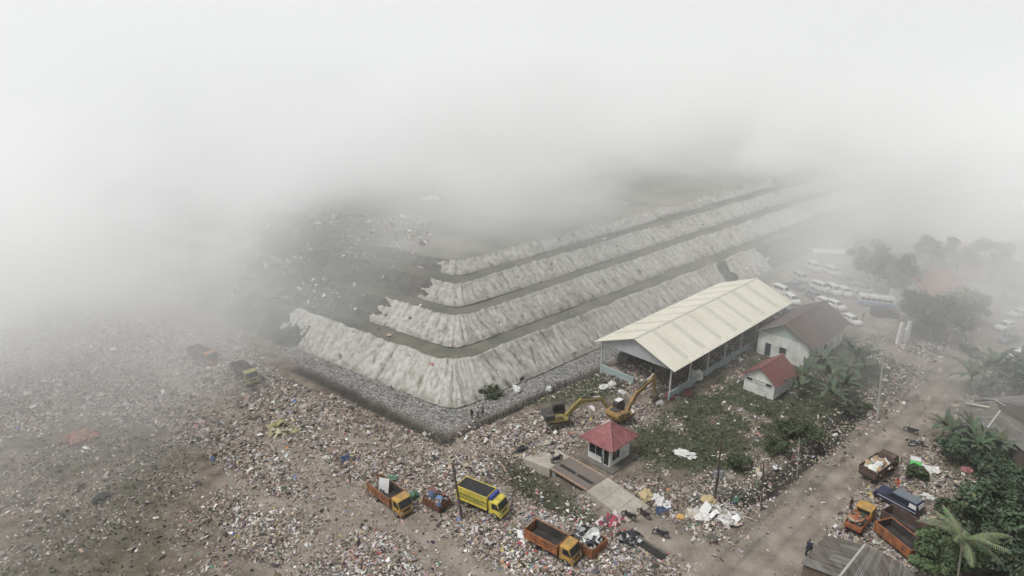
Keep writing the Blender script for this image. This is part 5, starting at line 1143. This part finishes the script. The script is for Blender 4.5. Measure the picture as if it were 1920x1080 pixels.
tree('leafy_tree', 'bright green bushy tree beside the coconut palm, at the tipper bodies', (1762, 1085), 1, 4.6, 2.6, 7500, (.066, .094, .044))
tree('leafy_tree', 'tall dense green tree at the edge behind the coconut palm', (1850, 1040), 2, 7.0, 4.2, 8500, (.053, .075, .044))
tree('leafy_tree', 'yellowish green tree rising beside the rubbish slope', (1856, 985), 3, 4.6, 2.6, 7000, (.06, .085, .03))
tree('leafy_tree', 'dark green tree at the photo edge beyond the palm', (1915, 1010), 4, 6.5, 4.0, 6500, (.05, .07, .043))
tree('leafy_tree', 'dark tree at the photo bottom corner below the palm', (1895, 1095), 5, 5.5, 3.6, 6500, (.053, .073, .045))
tree('leafy_tree', 'dark bushy tree in front of the hip-roofed shack', (1790, 866), 6, 3.2, 2.0, 3600, (.05, .075, .045))
tree('leafy_tree', 'dense tree behind the green and white box and shacks', (1852, 892), 7, 3.6, 2.1, 3800, (.05, .076, .044))
tree('leafy_tree', 'dark tree at the end of the rubbish slope under the pale roof', (1893, 930), 8, 3.6, 2.2, 3600, (.05, .076, .044))
tree('leafy_tree', 'big hazy tree behind the banana plants right of the road', (1912, 742), 9, 5.5, 3.2, 4500, (.055, .078, .052))
tree('leafy_tree', 'large hazy tree behind the white gate pillars', (1752, 640), 10, 7.5, 4.8, 7000, (.055, .078, .052))
tree('leafy_tree', 'hazy tree between the gate pillars and the bus', (1718, 615), 12, 6.5, 3.8, 5000, (.055, .078, .052))
tree('leafy_tree', 'round hazy tree right of the faint red-roofed houses', (1800, 605), 13, 6.0, 3.6, 4500, (.055, .078, .052))
tree('leafy_tree', 'tall faint tree behind the bus in the smoke', (1668, 560), 14, 9.0, 5.5, 5000, (.055, .078, .052))
tree('leafy_tree', 'faint tree beyond the faintest red-roofed house', (1745, 525), 15, 9.0, 5.5, 5000, (.055, .078, .052))
tree('leafy_tree', 'wide faint tree at the far side of the car park', (1625, 525), 16, 8.0, 5.2, 4500, (.055, .078, .052))
tree('leafy_tree', 'faint tree over the grey-roofed house in the smoke', (1845, 535), 17, 9.0, 5.5, 4500, (.055, .078, .052))
tree('leafy_tree', 'small hazy tree between the road and the farther houses', (1880, 560), 18, 7.0, 4.2, 3500, (.055, .078, .052))
for i, (px, H, Rc, lab) in enumerate((((1512, 830), 2.4, 1.9, 'low bush between the thin pale pole and the outhouse'), ((1470, 815), 2.0, 1.7, 'low bush on the grass below the outhouse'), ((1380, 880), 1.8, 1.6, 'scrubby bush beside the transformer pole'), ((1455, 850), 1.7, 1.6, 'scrubby bush at the ditch edge, left of the thin pale pole'), ((918, 738), 1.0, 1.6, 'dark shrub growing at the foot of the lowest bank'), ((1610, 770), 2.2, 1.8, 'bush beside the concrete power pole'), ((1715, 895), 1.5, 1.3, 'low bush behind the green and white box'))):
    tree('bush', lab, px, 30 + i, H, Rc, 1500, (.06, .078, .042), 'bushes on the yard and ditch banks', 'bush', trunk_h=.15, lsz=.17, nl=18)

def blade(mb_v, mb_f, cols, p0, dirv, L, w, droop, base, r, cup=.12, split=True, n=9):
    """one long arching leaf with a raised fold and torn edges"""
    d = Vector(dirv).normalized(); side = d.cross(Vector((0, 0, 1))); side = side.normalized() if side.length > .01 else Vector((1, 0, 0)); p = Vector(p0); b = len(mb_v)
    for i in range(n + 1):
        t = i / n; ww = w * (math.sin(math.pi * min(1, t * .93 + .07)) ** .6) * (r.uniform(.7, 1.0) if split else 1); e = Vector((0, 0, -cup * ww))
        mb_v += [p + side * ww + e, p, p - side * ww + e]
        p = p + d * (L / n); d = (d + Vector((0, 0, -droop / n))).normalized()
    for i in range(n):
        q = b + i * 3; mb_f += [(q, q + 1, q + 4, q + 3), (q + 1, q + 2, q + 5, q + 4)]; c = [x * r.uniform(.75, 1.25) for x in base]; cols += [c, [x * .92 for x in c]]
def banana_proto(seed, H=2.6, n=10, base=(.07, .098, .058)):
    r = random.Random(seed); V = []; Fs = []; cols = []
    for k in range(n):
        a = 2.4 * k + r.uniform(-.3, .3); el = r.uniform(.5, 1.35); L = r.uniform(2.4, 3.3); bb = base if r.random() > .05 else (.095, .095, .05)
        blade(V, Fs, cols, (0, 0, H * r.uniform(.82, 1)), (math.cos(a) * math.cos(el), math.sin(a) * math.cos(el), math.sin(el)), L, r.uniform(.3, .42), r.uniform(.9, 1.7), bb, r)
    me = np_mesh('leaves', np.array([tuple(v) for v in V]), 4, np.array(Fs).ravel(), np.array(cols)); t = MB(); t.tube([(0, 0, -.2), (.03, 0, H * .5), (0, .03, H)], [.16, .13, .07], ban_stem, 8); return t, me
protos = [banana_proto(50 + i, 2.2 + .35 * i) for i in range(4)]
def banana(px, k, lab, group, s=1.0):
    q = G(*px); o = thing('banana_plant', lab, 'banana plant', (q.x, q.y, gz(q.x, q.y)), random.uniform(0, 6), group); o.scale = (s,) * 3; t, me = protos[k % 4]
    if not me.materials: me.materials.append(leaf_m)
    if not hasattr(t, 'me'): a = t.build('stem', o); t.me = a.data
    else: a = link('stem', t.me, o)
    link('leaves', me, o)
random.seed(77)
for k, (px, s) in enumerate((((1505, 725), 1.0), ((1548, 735), 1.15), ((1585, 722), 1.1), ((1600, 700), 1.0), ((1617, 712), 1.0), ((1578, 748), 1.05), ((1555, 765), .95), ((1588, 690), 1.0), ((1495, 745), .9), ((1620, 690), 1.0), ((1540, 705), 1.1))):
    banana(px, k, 'banana plant in the clump between the outhouse and the concrete pole', 'banana plants beside the outhouse', s)
for k, (px, s) in enumerate((((1815, 735), 1.2), ((1838, 728), 1.2), ((1858, 722), 1.25), ((1880, 728), 1.2), ((1850, 750), 1.0), ((1902, 715), 1.3), ((1918, 735), 1.2))):
    banana(px, k + 1, 'banana plant in the clump at the road edge above the grey shack roofs', 'banana plants above the shacks', s)
for k, (px, s) in enumerate((((1780, 838), 1.0), ((1810, 845), 1.0), ((1838, 852), 1.05), ((1862, 865), 1.0), ((1765, 825), .9), ((1825, 872), .95))):
    banana(px, k + 2, 'banana plant in the clump below the hip-roofed shack', 'banana plants below the shacks', s)
def palm(px, H, n, lab, seed, L=3.7, tcol=palm_bark):
    q = G(*px); r = random.Random(seed); o = thing('coconut_palm', lab, 'palm tree', (q.x, q.y, gz(q.x, q.y)), 0); tip = Vector((-.5, .2, H))
    MB().tube([(0, 0, -.3), (-.05, 0, H * .3), (-.25, .1, H * .7), tip], [.19, .12, .1, .08], tcol, 10).build('trunk', o); V = []; Fs = []; cols = []; rb = MB()
    for k in range(n):
        a = 2.4 * k + r.uniform(-.25, .25); el = r.uniform(.0, 1.25); LL = L * r.uniform(.8, 1.1); d = Vector((math.cos(a) * math.cos(el), math.sin(a) * math.cos(el), math.sin(el))); p = tip.copy(); pts = []; dr = r.uniform(.9, 1.6); m = 26
        for i in range(m + 1):
            pts.append(p.copy()); p = p + d * (LL / m); d = (d + Vector((0, 0, -dr / m))).normalized()
            if i < 2: continue
            side = d.cross(Vector((0, 0, 1))).normalized(); t = i / m; ll = .62 * math.sin(math.pi * (t * .85 + .1)) ** .7
            for s in (-1, 1):
                dd = (side * s * .9 + d * .55 + Vector((0, 0, -.35))).normalized(); w = d * .055; b = len(V); e = p + dd * ll * r.uniform(.8, 1.1); V += [p - w, p + w, e + Vector((0, 0, -.05)) + w * .3, e + Vector((0, 0, -.05)) - w * .3]; Fs.append((b, b + 1, b + 2, b + 3)); cols.append([x * r.uniform(.75, 1.3) for x in (.15, .18, .1)])
        rb.tube(pts[::5] + [pts[-1]], [.035] + [.028] * (len(pts[::5]) - 1) + [.01], mat('frond_rib', (.2, .21, .1), .6, .15, 3), 5)
    fo = link('fronds', np_mesh('fronds', np.array([tuple(v) for v in V]), 4, np.array(Fs).ravel(), np.array(cols)), o, [leaf_m]); rb.build('frond_rib', fo)
palm((1786, 1122), 6.6, 17, 'coconut palm with arching fronds and pale trunk near the photo corner', 3)
palm((1802, 620), 7.0, 11, 'thin hazy palm by the littered verge of the wide road', 5, 2.4)

for i, (px, W_, yw, lab, rm) in enumerate((((1690, 530), (11, 8), R(15), 'pale-roofed low house behind the smoky trees, left of the red roofs', pale_sheet), ((1770, 505), (12, 8), R(-10), 'red-brown roofed house deep in the smoke above the red roofs', far_red), ((1612, 500), (14, 7), R(-15), 'long grey-roofed shed at the far side of the car park', pale_sheet), ((1760, 560), (9, 7), R(50), 'small brown-roofed house tucked beside the two red-roofed ones', brown_sheet))):
    q = g(*px); gable_house('house', lab, 'house', (q.x, q.y, 0), yw, W_[0], W_[1], 3.0, 5.2, .6, white_wall, rm)
def scrap_patch(px, rx, ry, cols, lab, name, n, size=.4, cat=None):
    q = G(*px); a = rng.uniform(0, 6.28, n); r = rng.random(n) ** .6 * (.7 + .5 * fbm(np.cos(a) + px[0], np.sin(a), 151)); x = q.x + r * np.cos(a) * rx; y = q.y + r * np.sin(a) * ry
    o = pieces(name, x, y, samp(Z, x, y) + .12, np.clip(rng.lognormal(math.log(size), .45, n), .12, 1.1), np.clip(np.array(cols)[rng.integers(0, len(cols), n)] * rng.uniform(.65, 1.2, (n, 1)), .01, .75), lift=.9, kind=None); return setp(o, lab, cat or name.replace('_', ' '))
scrap_patch((530, 806), 2.6, 1.8, [(.33, .3, .15), (.3, .28, .16), (.26, .23, .16), (.38, .36, .25)], 'torn faded yellow tarp on the rubbish field', 'tarp', 60)
scrap_patch((150, 822), 2.6, 1.8, [(.32, .16, .115), (.29, .15, .12), (.27, .18, .15)], 'torn faded orange tarp in the smoke at the field edge', 'tarp', 110)
scrap_patch((1143, 980), 1.7, 1.0, [(.34, .07, .09), (.42, .3, .3), (.5, .47, .46), (.2, .05, .07), (.1, .1, .1)], 'heap of red and pale cloth at the lower end of the concrete ramp', 'cloth_heap', 70, .35)
scrap_patch((1178, 1010), 1.4, 1.1, [(.03, .03, .03), (.05, .05, .06), (.4, .4, .39), (.12, .11, .1)], 'heap of black bags between the orange skip and the drain wall', 'bag_heap', 70, .4)
scrap_patch((1340, 965), 3.0, 1.6, [(.6, .6, .58), (.5, .49, .47), (.38, .34, .28)], 'torn white sheeting along the litter bank by the ditch', 'plastic_sheet', 70, .4)
# ------------------------------------------------------------------ single bits of rubbish that stand out
bag_w = mat('white_bag', (.55, .55, .53), .6, .1, 2, dirt=(.35, .33, .3), dscale=2); bag_y = mat('straw_sack', (.42, .34, .19), .85, .15, 2, dirt=(.25, .19, .1), dscale=2); bag_b = mat('blue_bag', (.03, .048, .1), .5, .2, 2); bag_k = mat('black_bag', (.02, .02, .022), .45, .2, 2); tarp_o = mat('orange_tarp', (.34, .13, .09), .8, .3, 2, bump=.6, dirt=(.2, .17, .14), dscale=1.2, damt=.9); tarp_y = mat('yellow_tarp', (.36, .32, .12), .8, .3, 2, bump=.6, dirt=(.2, .17, .12), dscale=1.2, damt=.9); bag_g = mat('green_bag', (.06, .14, .09), .5, .2, 2); red_t = mat('red_cloth', (.13, .025, .032), .9, .4, 2, bump=.6, dirt=(.1, .07, .06), dscale=1.5, damt=.8)
def bag(px, size, m, lab, k, name='sack', group=None, squash=.8, cat=None, z=0): q = G(*px); blob(name, lab, cat or name.replace('_', ' '), (q.x, q.y, gz(q.x, q.y) + z), size, m, k, group, squash)
bag((1211, 934), (2.0, 1.5, 1.7), bag_y, 'large straw-coloured sack beside the concrete ramp', 1)
bag((1228, 936), (1.3, 1.0, 1.1), bag_w, 'white sack next to the large straw-coloured sack', 2)
bag((1238, 945), (1.6, 1.2, 1.1), bag_w, 'white bulging sack below the other white sack by the ramp', 3)
bag((1250, 948), (1.2, .9, .8), bag_w, 'flattened white bag at the end of the sacks by the ramp', 4)
bag((1284, 854), (2.6, 1.4, 1.1), bag_w, 'big crumpled white sheet bag on the grass yard', 5)
bag((1029, 731), (1.3, 1.0, 1.2), bag_w, 'white bag standing alone on the grass by the gravel apron', 6)
bag((1134, 727), (1.9, 1.2, .9), bag_w, 'white bag outside the front wall of the open shed', 7)
bag((1148, 722), (1.5, 1.1, .9), bag_w, 'second white bag at the front wall of the open shed', 8)
bag((1166, 737), (1.1, .9, .8), bag_w, 'small white bag between the orange excavator and the shed wall', 9)
bag((1236, 757), (1.2, 1.0, 1.0), bag_w, 'white bag on the ground under the raised bucket', 10)
bag((1307, 712), (1.6, 1.4, 2.4), bag_w, 'tall white heap of bags inside the shed at the second post', 11)
bag((970, 735), (1.2, .8, .9), bag_w, 'white bag at the gravel edge fence, lower of two', 12)
bag((968, 729), (1.3, .9, .9), bag_w, 'white bag at the gravel edge fence, upper of two', 13)
bag((649, 862), (1.4, 1.1, 1.1), bag_b, 'blue bag lying alone on the wide rubbish field', 14)
bag((657, 860), (1.0, 1.0, .6), bag_y, 'straw-coloured sack beside the lone blue bag', 15)
bag((735, 898), (1.6, 1.0, .7), bag_g, 'green sheet crumpled behind the orange tipper with the board', 16)
bag((775, 932), (1.3, 1.1, 1.2), bag_g, 'pale green bag between the tipper and the small rusty skip', 17)
bag((1363, 976), (3.2, 1.2, .5), bag_w, 'long white sheet trailing on the litter beside the ditch', 20, 'plastic_sheet')
bag((1318, 972), (2.0, 1.6, .8), bag_w, 'white bundle of netting near the trailing white sheet', 21, 'plastic_sheet')
bag((1299, 965), (1.8, 1.5, .6), tarp_c, 'tan crumpled canvas beside the white netting', 22, 'canvas')
bag((1275, 972), (.9, .8, .7), mat('amber_bag', (.5, .3, .1), .6, .15, 2), 'amber bag at the edge of the dark litter by the dirt ramp', 23)
bag((1328, 940), (1.6, 1.4, 1.0), bag_y, 'straw-coloured bale at the foot of the transformer pole', 24)
bag((1380, 931), (1.2, .8, .6), bag_g, 'green sheet in the litter between the two dark poles', 25, 'plastic_sheet')
bag((1244, 955), (2.4, 1.4, .5), bag_b, 'dark blue sheet under the white sacks', 26, 'plastic_sheet', squash=.5)
bag((1258, 742), (2.6, 1.5, 1.0), red_t, 'dark red heap inside the shed behind the front corner post', 30, 'cloth_heap')
bag((1290, 738), (2.2, 1.2, .9), red_t, 'second dark red heap farther inside the shed', 31, 'cloth_heap')
bag((1742, 880), (2.4, 1.2, .5), bag_w, 'white sheet on the rubbish slope beside the green and white box', 32, 'plastic_sheet')
bag((1726, 882), (1.6, .9, .4), tarp_c, 'pale canvas beside the white sheet on the rubbish slope', 33, 'canvas')
bag((1777, 949), (1.4, 1.1, .6), tarp_o, 'faded red sheet on the rubbish slope near the trees', 34, 'plastic_sheet')
bag((1812, 884), (1.2, .9, 1.0), mat('pink_bag', (.28, .11, .12), .6, .15, 2), 'pink bag under the dense tree by the shacks', 35)
bag((1738, 932), (1.5, 1.0, .6), bag_w, 'crumpled white bag in the middle of the rubbish slope', 36)
bag((1065, 869), (.9, .8, .9), bag_g, 'bright green bag on the edge of the weighbridge', 37)
bag((978, 845), (1.6, 1.2, 1.0), bag_k, 'black bag where the dirt meets the pit above the weighbridge', 38)
bag((812, 452), (5, 3, 2.0), bag_w, 'white sheet bundle on the bare plateau above the banks', 41, 'plastic_sheet', z=10.6)
bag((190, 935), (2.0, 1.6, .8), bag_k, 'dark sheet lying in the scrub at the photo side', 42, 'plastic_sheet')
q = G(1716, 872); b = MB(); 
o = thing('box', 'green and white box lying open on the rubbish slope', 'box', (q.x, q.y, gz(q.x, q.y) + .05), R(62)); MB().box((-.55, 0, .25), (1.2, 1.2, .5), mat('bright_green', (.09, .42, .09), .5, .08, 2)).build('base', o, bevel=.03); MB().box((.6, 0, .3), (1.0, 1.15, .45), bag_w).build('lid', o, bevel=.03)
q = G(1373, 808 + 150); mb = MB(); r_ = random.Random(3)
for k in range(7):
    p = Vector((0, 0, .2)); pts = []; d = Vector((r_.uniform(-1, 1), r_.uniform(-1, 1), 0)).normalized()
    for i in range(8): pts.append(p.copy()); p = p + d * .38; d = (d + Vector((r_.uniform(-.5, .5), r_.uniform(-.5, .5), 0))).normalized(); p.z = .2 + gz(q.x + p.x - 1.5, q.y + p.y - 1) - gz(q.x, q.y)
    mb.tube([v + Vector((-1.5 + r_.uniform(-1, 1), -1 + r_.uniform(-.6, .6), 0)) for v in pts], .04, bag_w, 5)
o = mb.build('plastic_strips'); o.location = (q.x, q.y, gz(q.x, q.y)); setp(o, 'tangle of long white plastic strips on the litter bank', 'plastic strips')
# ------------------------------------------------------------------ air: even haze and drifting smoke
def vol_mat(name, dens, col, aniso):
    m = bpy.data.materials.new(name); m.use_nodes = True; nt = m.node_tree; nt.nodes.remove(nt.nodes['Principled BSDF'])
    pv = nt.nodes.new('ShaderNodeVolumePrincipled'); pv.inputs['Density'].default_value = dens; pv.inputs['Color'].default_value = (*col, 1); pv.inputs['Anisotropy'].default_value = aniso
    nt.links.new(pv.outputs[0], nt.nodes['Material Output'].inputs['Volume']); return m, nt, pv
hm, _, _ = vol_mat('haze', .0003, (.975, .985, .985), .35)
setp(MB().hexa([(-3200, -500, -3), (3200, -500, -3), (3200, 4200, -3), (-3200, 4200, -3), (-3200, -500, 66), (3200, -500, 66), (3200, 4200, 66), (-3200, 4200, 66)], hm).build('haze'), kind='stuff')
sm, nt, pv = vol_mat('smoke', 0, (.99, .9955, .992), .15)
def smoke_field():
    N = nt.nodes.new; L = nt.links.new
    geo = N('ShaderNodeNewGeometry'); sep = N('ShaderNodeSeparateXYZ'); L(geo.outputs['Position'], sep.inputs[0]); x, y, z = sep.outputs
    def M(op, a, b=None, c=None):
        n = N('ShaderNodeMath'); n.operation = op
        for i, v in enumerate((a, b, c)):
            if v is None: continue
            if isinstance(v, (int, float)): n.inputs[i].default_value = v
            else: L(v, n.inputs[i])
        return n.outputs[0]
    def ss(v, a, b, o=1.0):
        n = N('ShaderNodeMapRange'); n.interpolation_type = 'SMOOTHSTEP'; n.inputs[1].default_value = a; n.inputs[2].default_value = b; n.inputs[4].default_value = o; L(v, n.inputs[0]); return n.outputs[0]
    def noise(s, d, sz=1.6):
        mp = N('ShaderNodeMapping'); mp.inputs['Scale'].default_value = (1, 1, sz); L(geo.outputs['Position'], mp.inputs[0])
        n = N('ShaderNodeTexNoise'); n.inputs['Scale'].default_value = s; n.inputs['Detail'].default_value = d; n.inputs['Roughness'].default_value = .45; L(mp.outputs[0], n.inputs['Vector']); return M('SUBTRACT', n.outputs[0], .5)
    n1 = noise(.013, 3); n2 = noise(.034, 3, 1.3)
    # front of the smoke bank: far ahead on the clear side, swinging close on the left
    e = M('ADD', y, M('MULTIPLY', M('MINIMUM', M('ADD', x, 18.0), 0.0), -.92))
    e = M('ADD', e, M('MULTIPLY', M('MAXIMUM', M('SUBTRACT', x, 35.0), 0.0), .42))
    e0 = M('ADD', e, M('MULTIPLY', n1, 80)); gx = M('DIVIDE', M('SUBTRACT', x, 68.0), 40.0); e = M('SUBTRACT', e, M('MULTIPLY', M('EXPONENT', M('MULTIPLY', M('MULTIPLY', gx, gx), -1.0)), M('MULTIPLY', ss(y, 218, 172), 82.0)))
    hx = M('DIVIDE', M('ADD', x, 2.0), 36.0); e = M('ADD', e, M('MULTIPLY', M('EXPONENT', M('MULTIPLY', M('MULTIPLY', hx, hx), -1.0)), 24.0))
    e = M('ADD', e, M('ADD', M('MULTIPLY', n1, 100), M('MULTIPLY', n2, 65)))
    bank = M('MULTIPLY', M('MULTIPLY', ss(e, 114, 222), ss(z, 50, 14)), .041)
    veil = M('MULTIPLY', M('MULTIPLY', ss(e0, 72, 145), ss(z, 36, 6)), .0095)
    high = M('MULTIPLY', M('MULTIPLY', ss(e, 230, 330), ss(z, 118, 70)), .009)
    # low drift over the left foreground, and a thin veil round the houses on the right
    lx = M('SUBTRACT', M('MULTIPLY', M('ADD', x, 30.0), -1.0), M('MULTIPLY', n1, -50))
    left = M('MULTIPLY', M('MULTIPLY', ss(lx, 2, 36), ss(z, 30, 4)), .0135)
    rx = M('ADD', M('SUBTRACT', M('ADD', M('MULTIPLY', x, 1.1), M('MULTIPLY', y, .25)), 92.0), M('MULTIPLY', n1, 45))
    right = M('MULTIPLY', M('MULTIPLY', M('MULTIPLY', ss(rx, -22, 22), ss(M('SUBTRACT', y, x), 98, 62)), ss(z, 34, 8)), .022)
    px_ = M('DIVIDE', M('ADD', x, 112.0), 46.0); py_ = M('DIVIDE', M('SUBTRACT', y, 118.0), 40.0); pd = M('ADD', M('SQRT', M('ADD', M('MULTIPLY', px_, px_), M('MULTIPLY', py_, py_))), M('MULTIPLY', n1, 1.1))
    plume = M('MULTIPLY', M('MULTIPLY', ss(pd, 1.2, .4), ss(z, 32, 8)), .026)
    bil = ss(n2, -.14, .16, 2.1)          # billows
    bank = M('MULTIPLY', bank, M('ADD', bil, .25)); left = M('MULTIPLY', left, M('ADD', bil, .2)); right = M('MULTIPLY', right, M('ADD', bil, .2))
    L(M('ADD', M('ADD', bank, M('ADD', veil, high)), M('ADD', M('ADD', left, plume), right)), pv.inputs['Density'])
smoke_field()
setp(MB().hexa([(-450, 40, -2), (450, 40, -2), (450, 700, -2), (-450, 700, -2), (-450, 40, 120), (450, 40, 120), (450, 700, 120), (-450, 700, 120)], sm).build('smoke'), kind='stuff')

# ------------------------------------------------------------------ light, camera, render settings
W = bpy.data.worlds.new('World'); SC.world = W; W.use_nodes = True; wn = W.node_tree
bg = wn.nodes['Background']; bg.inputs[1].default_value = .095
sk = wn.nodes.new('ShaderNodeTexSky'); sk.sky_type = 'NISHITA'; sk.sun_disc = False; sk.sun_elevation = R(62); sk.sun_rotation = R(-118); sk.dust_density = 3; sk.ozone_density = 1.0
hs = wn.nodes.new('ShaderNodeHueSaturation'); hs.inputs['Saturation'].default_value = .18
wn.links.new(sk.outputs[0], hs.inputs['Color']); wn.links.new(hs.outputs[0], bg.inputs[0])
sl = bpy.data.lights.new('sun', 'SUN'); sl.energy = 1.8; sl.angle = R(20); sl.color = (1, .985, .955)
so = bpy.data.objects.new('sun', sl); C.objects.link(so)
so.rotation_euler = Vector((math.sin(R(-118)) * math.cos(R(62)), math.cos(R(-118)) * math.cos(R(62)), math.sin(R(62)))).to_track_quat('Z', 'Y').to_euler()
cam = bpy.data.cameras.new('camera'); co = bpy.data.objects.new('camera', cam); C.objects.link(co); SC.camera = co
co.location = (0, 0, CH); co.rotation_euler = (math.pi / 2 - PITCH, 0, 0); cam.sensor_width = 36; cam.lens = 36 * F / 1920; cam.clip_end = 8000; cam.clip_start = .5
SC.view_settings.view_transform = 'Standard'; SC.view_settings.look = 'None'; SC.view_settings.exposure = .41; SC.view_settings.gamma = 1
cy = SC.cycles; cy.max_bounces = 18; cy.diffuse_bounces = 3; cy.glossy_bounces = 2; cy.transmission_bounces = 3; cy.volume_bounces = 16; cy.transparent_max_bounces = 6
cy.volume_step_rate = 1.0; cy.volume_max_steps = 200; cy.use_adaptive_sampling = True; cy.adaptive_threshold = .02; cy.use_denoising = True
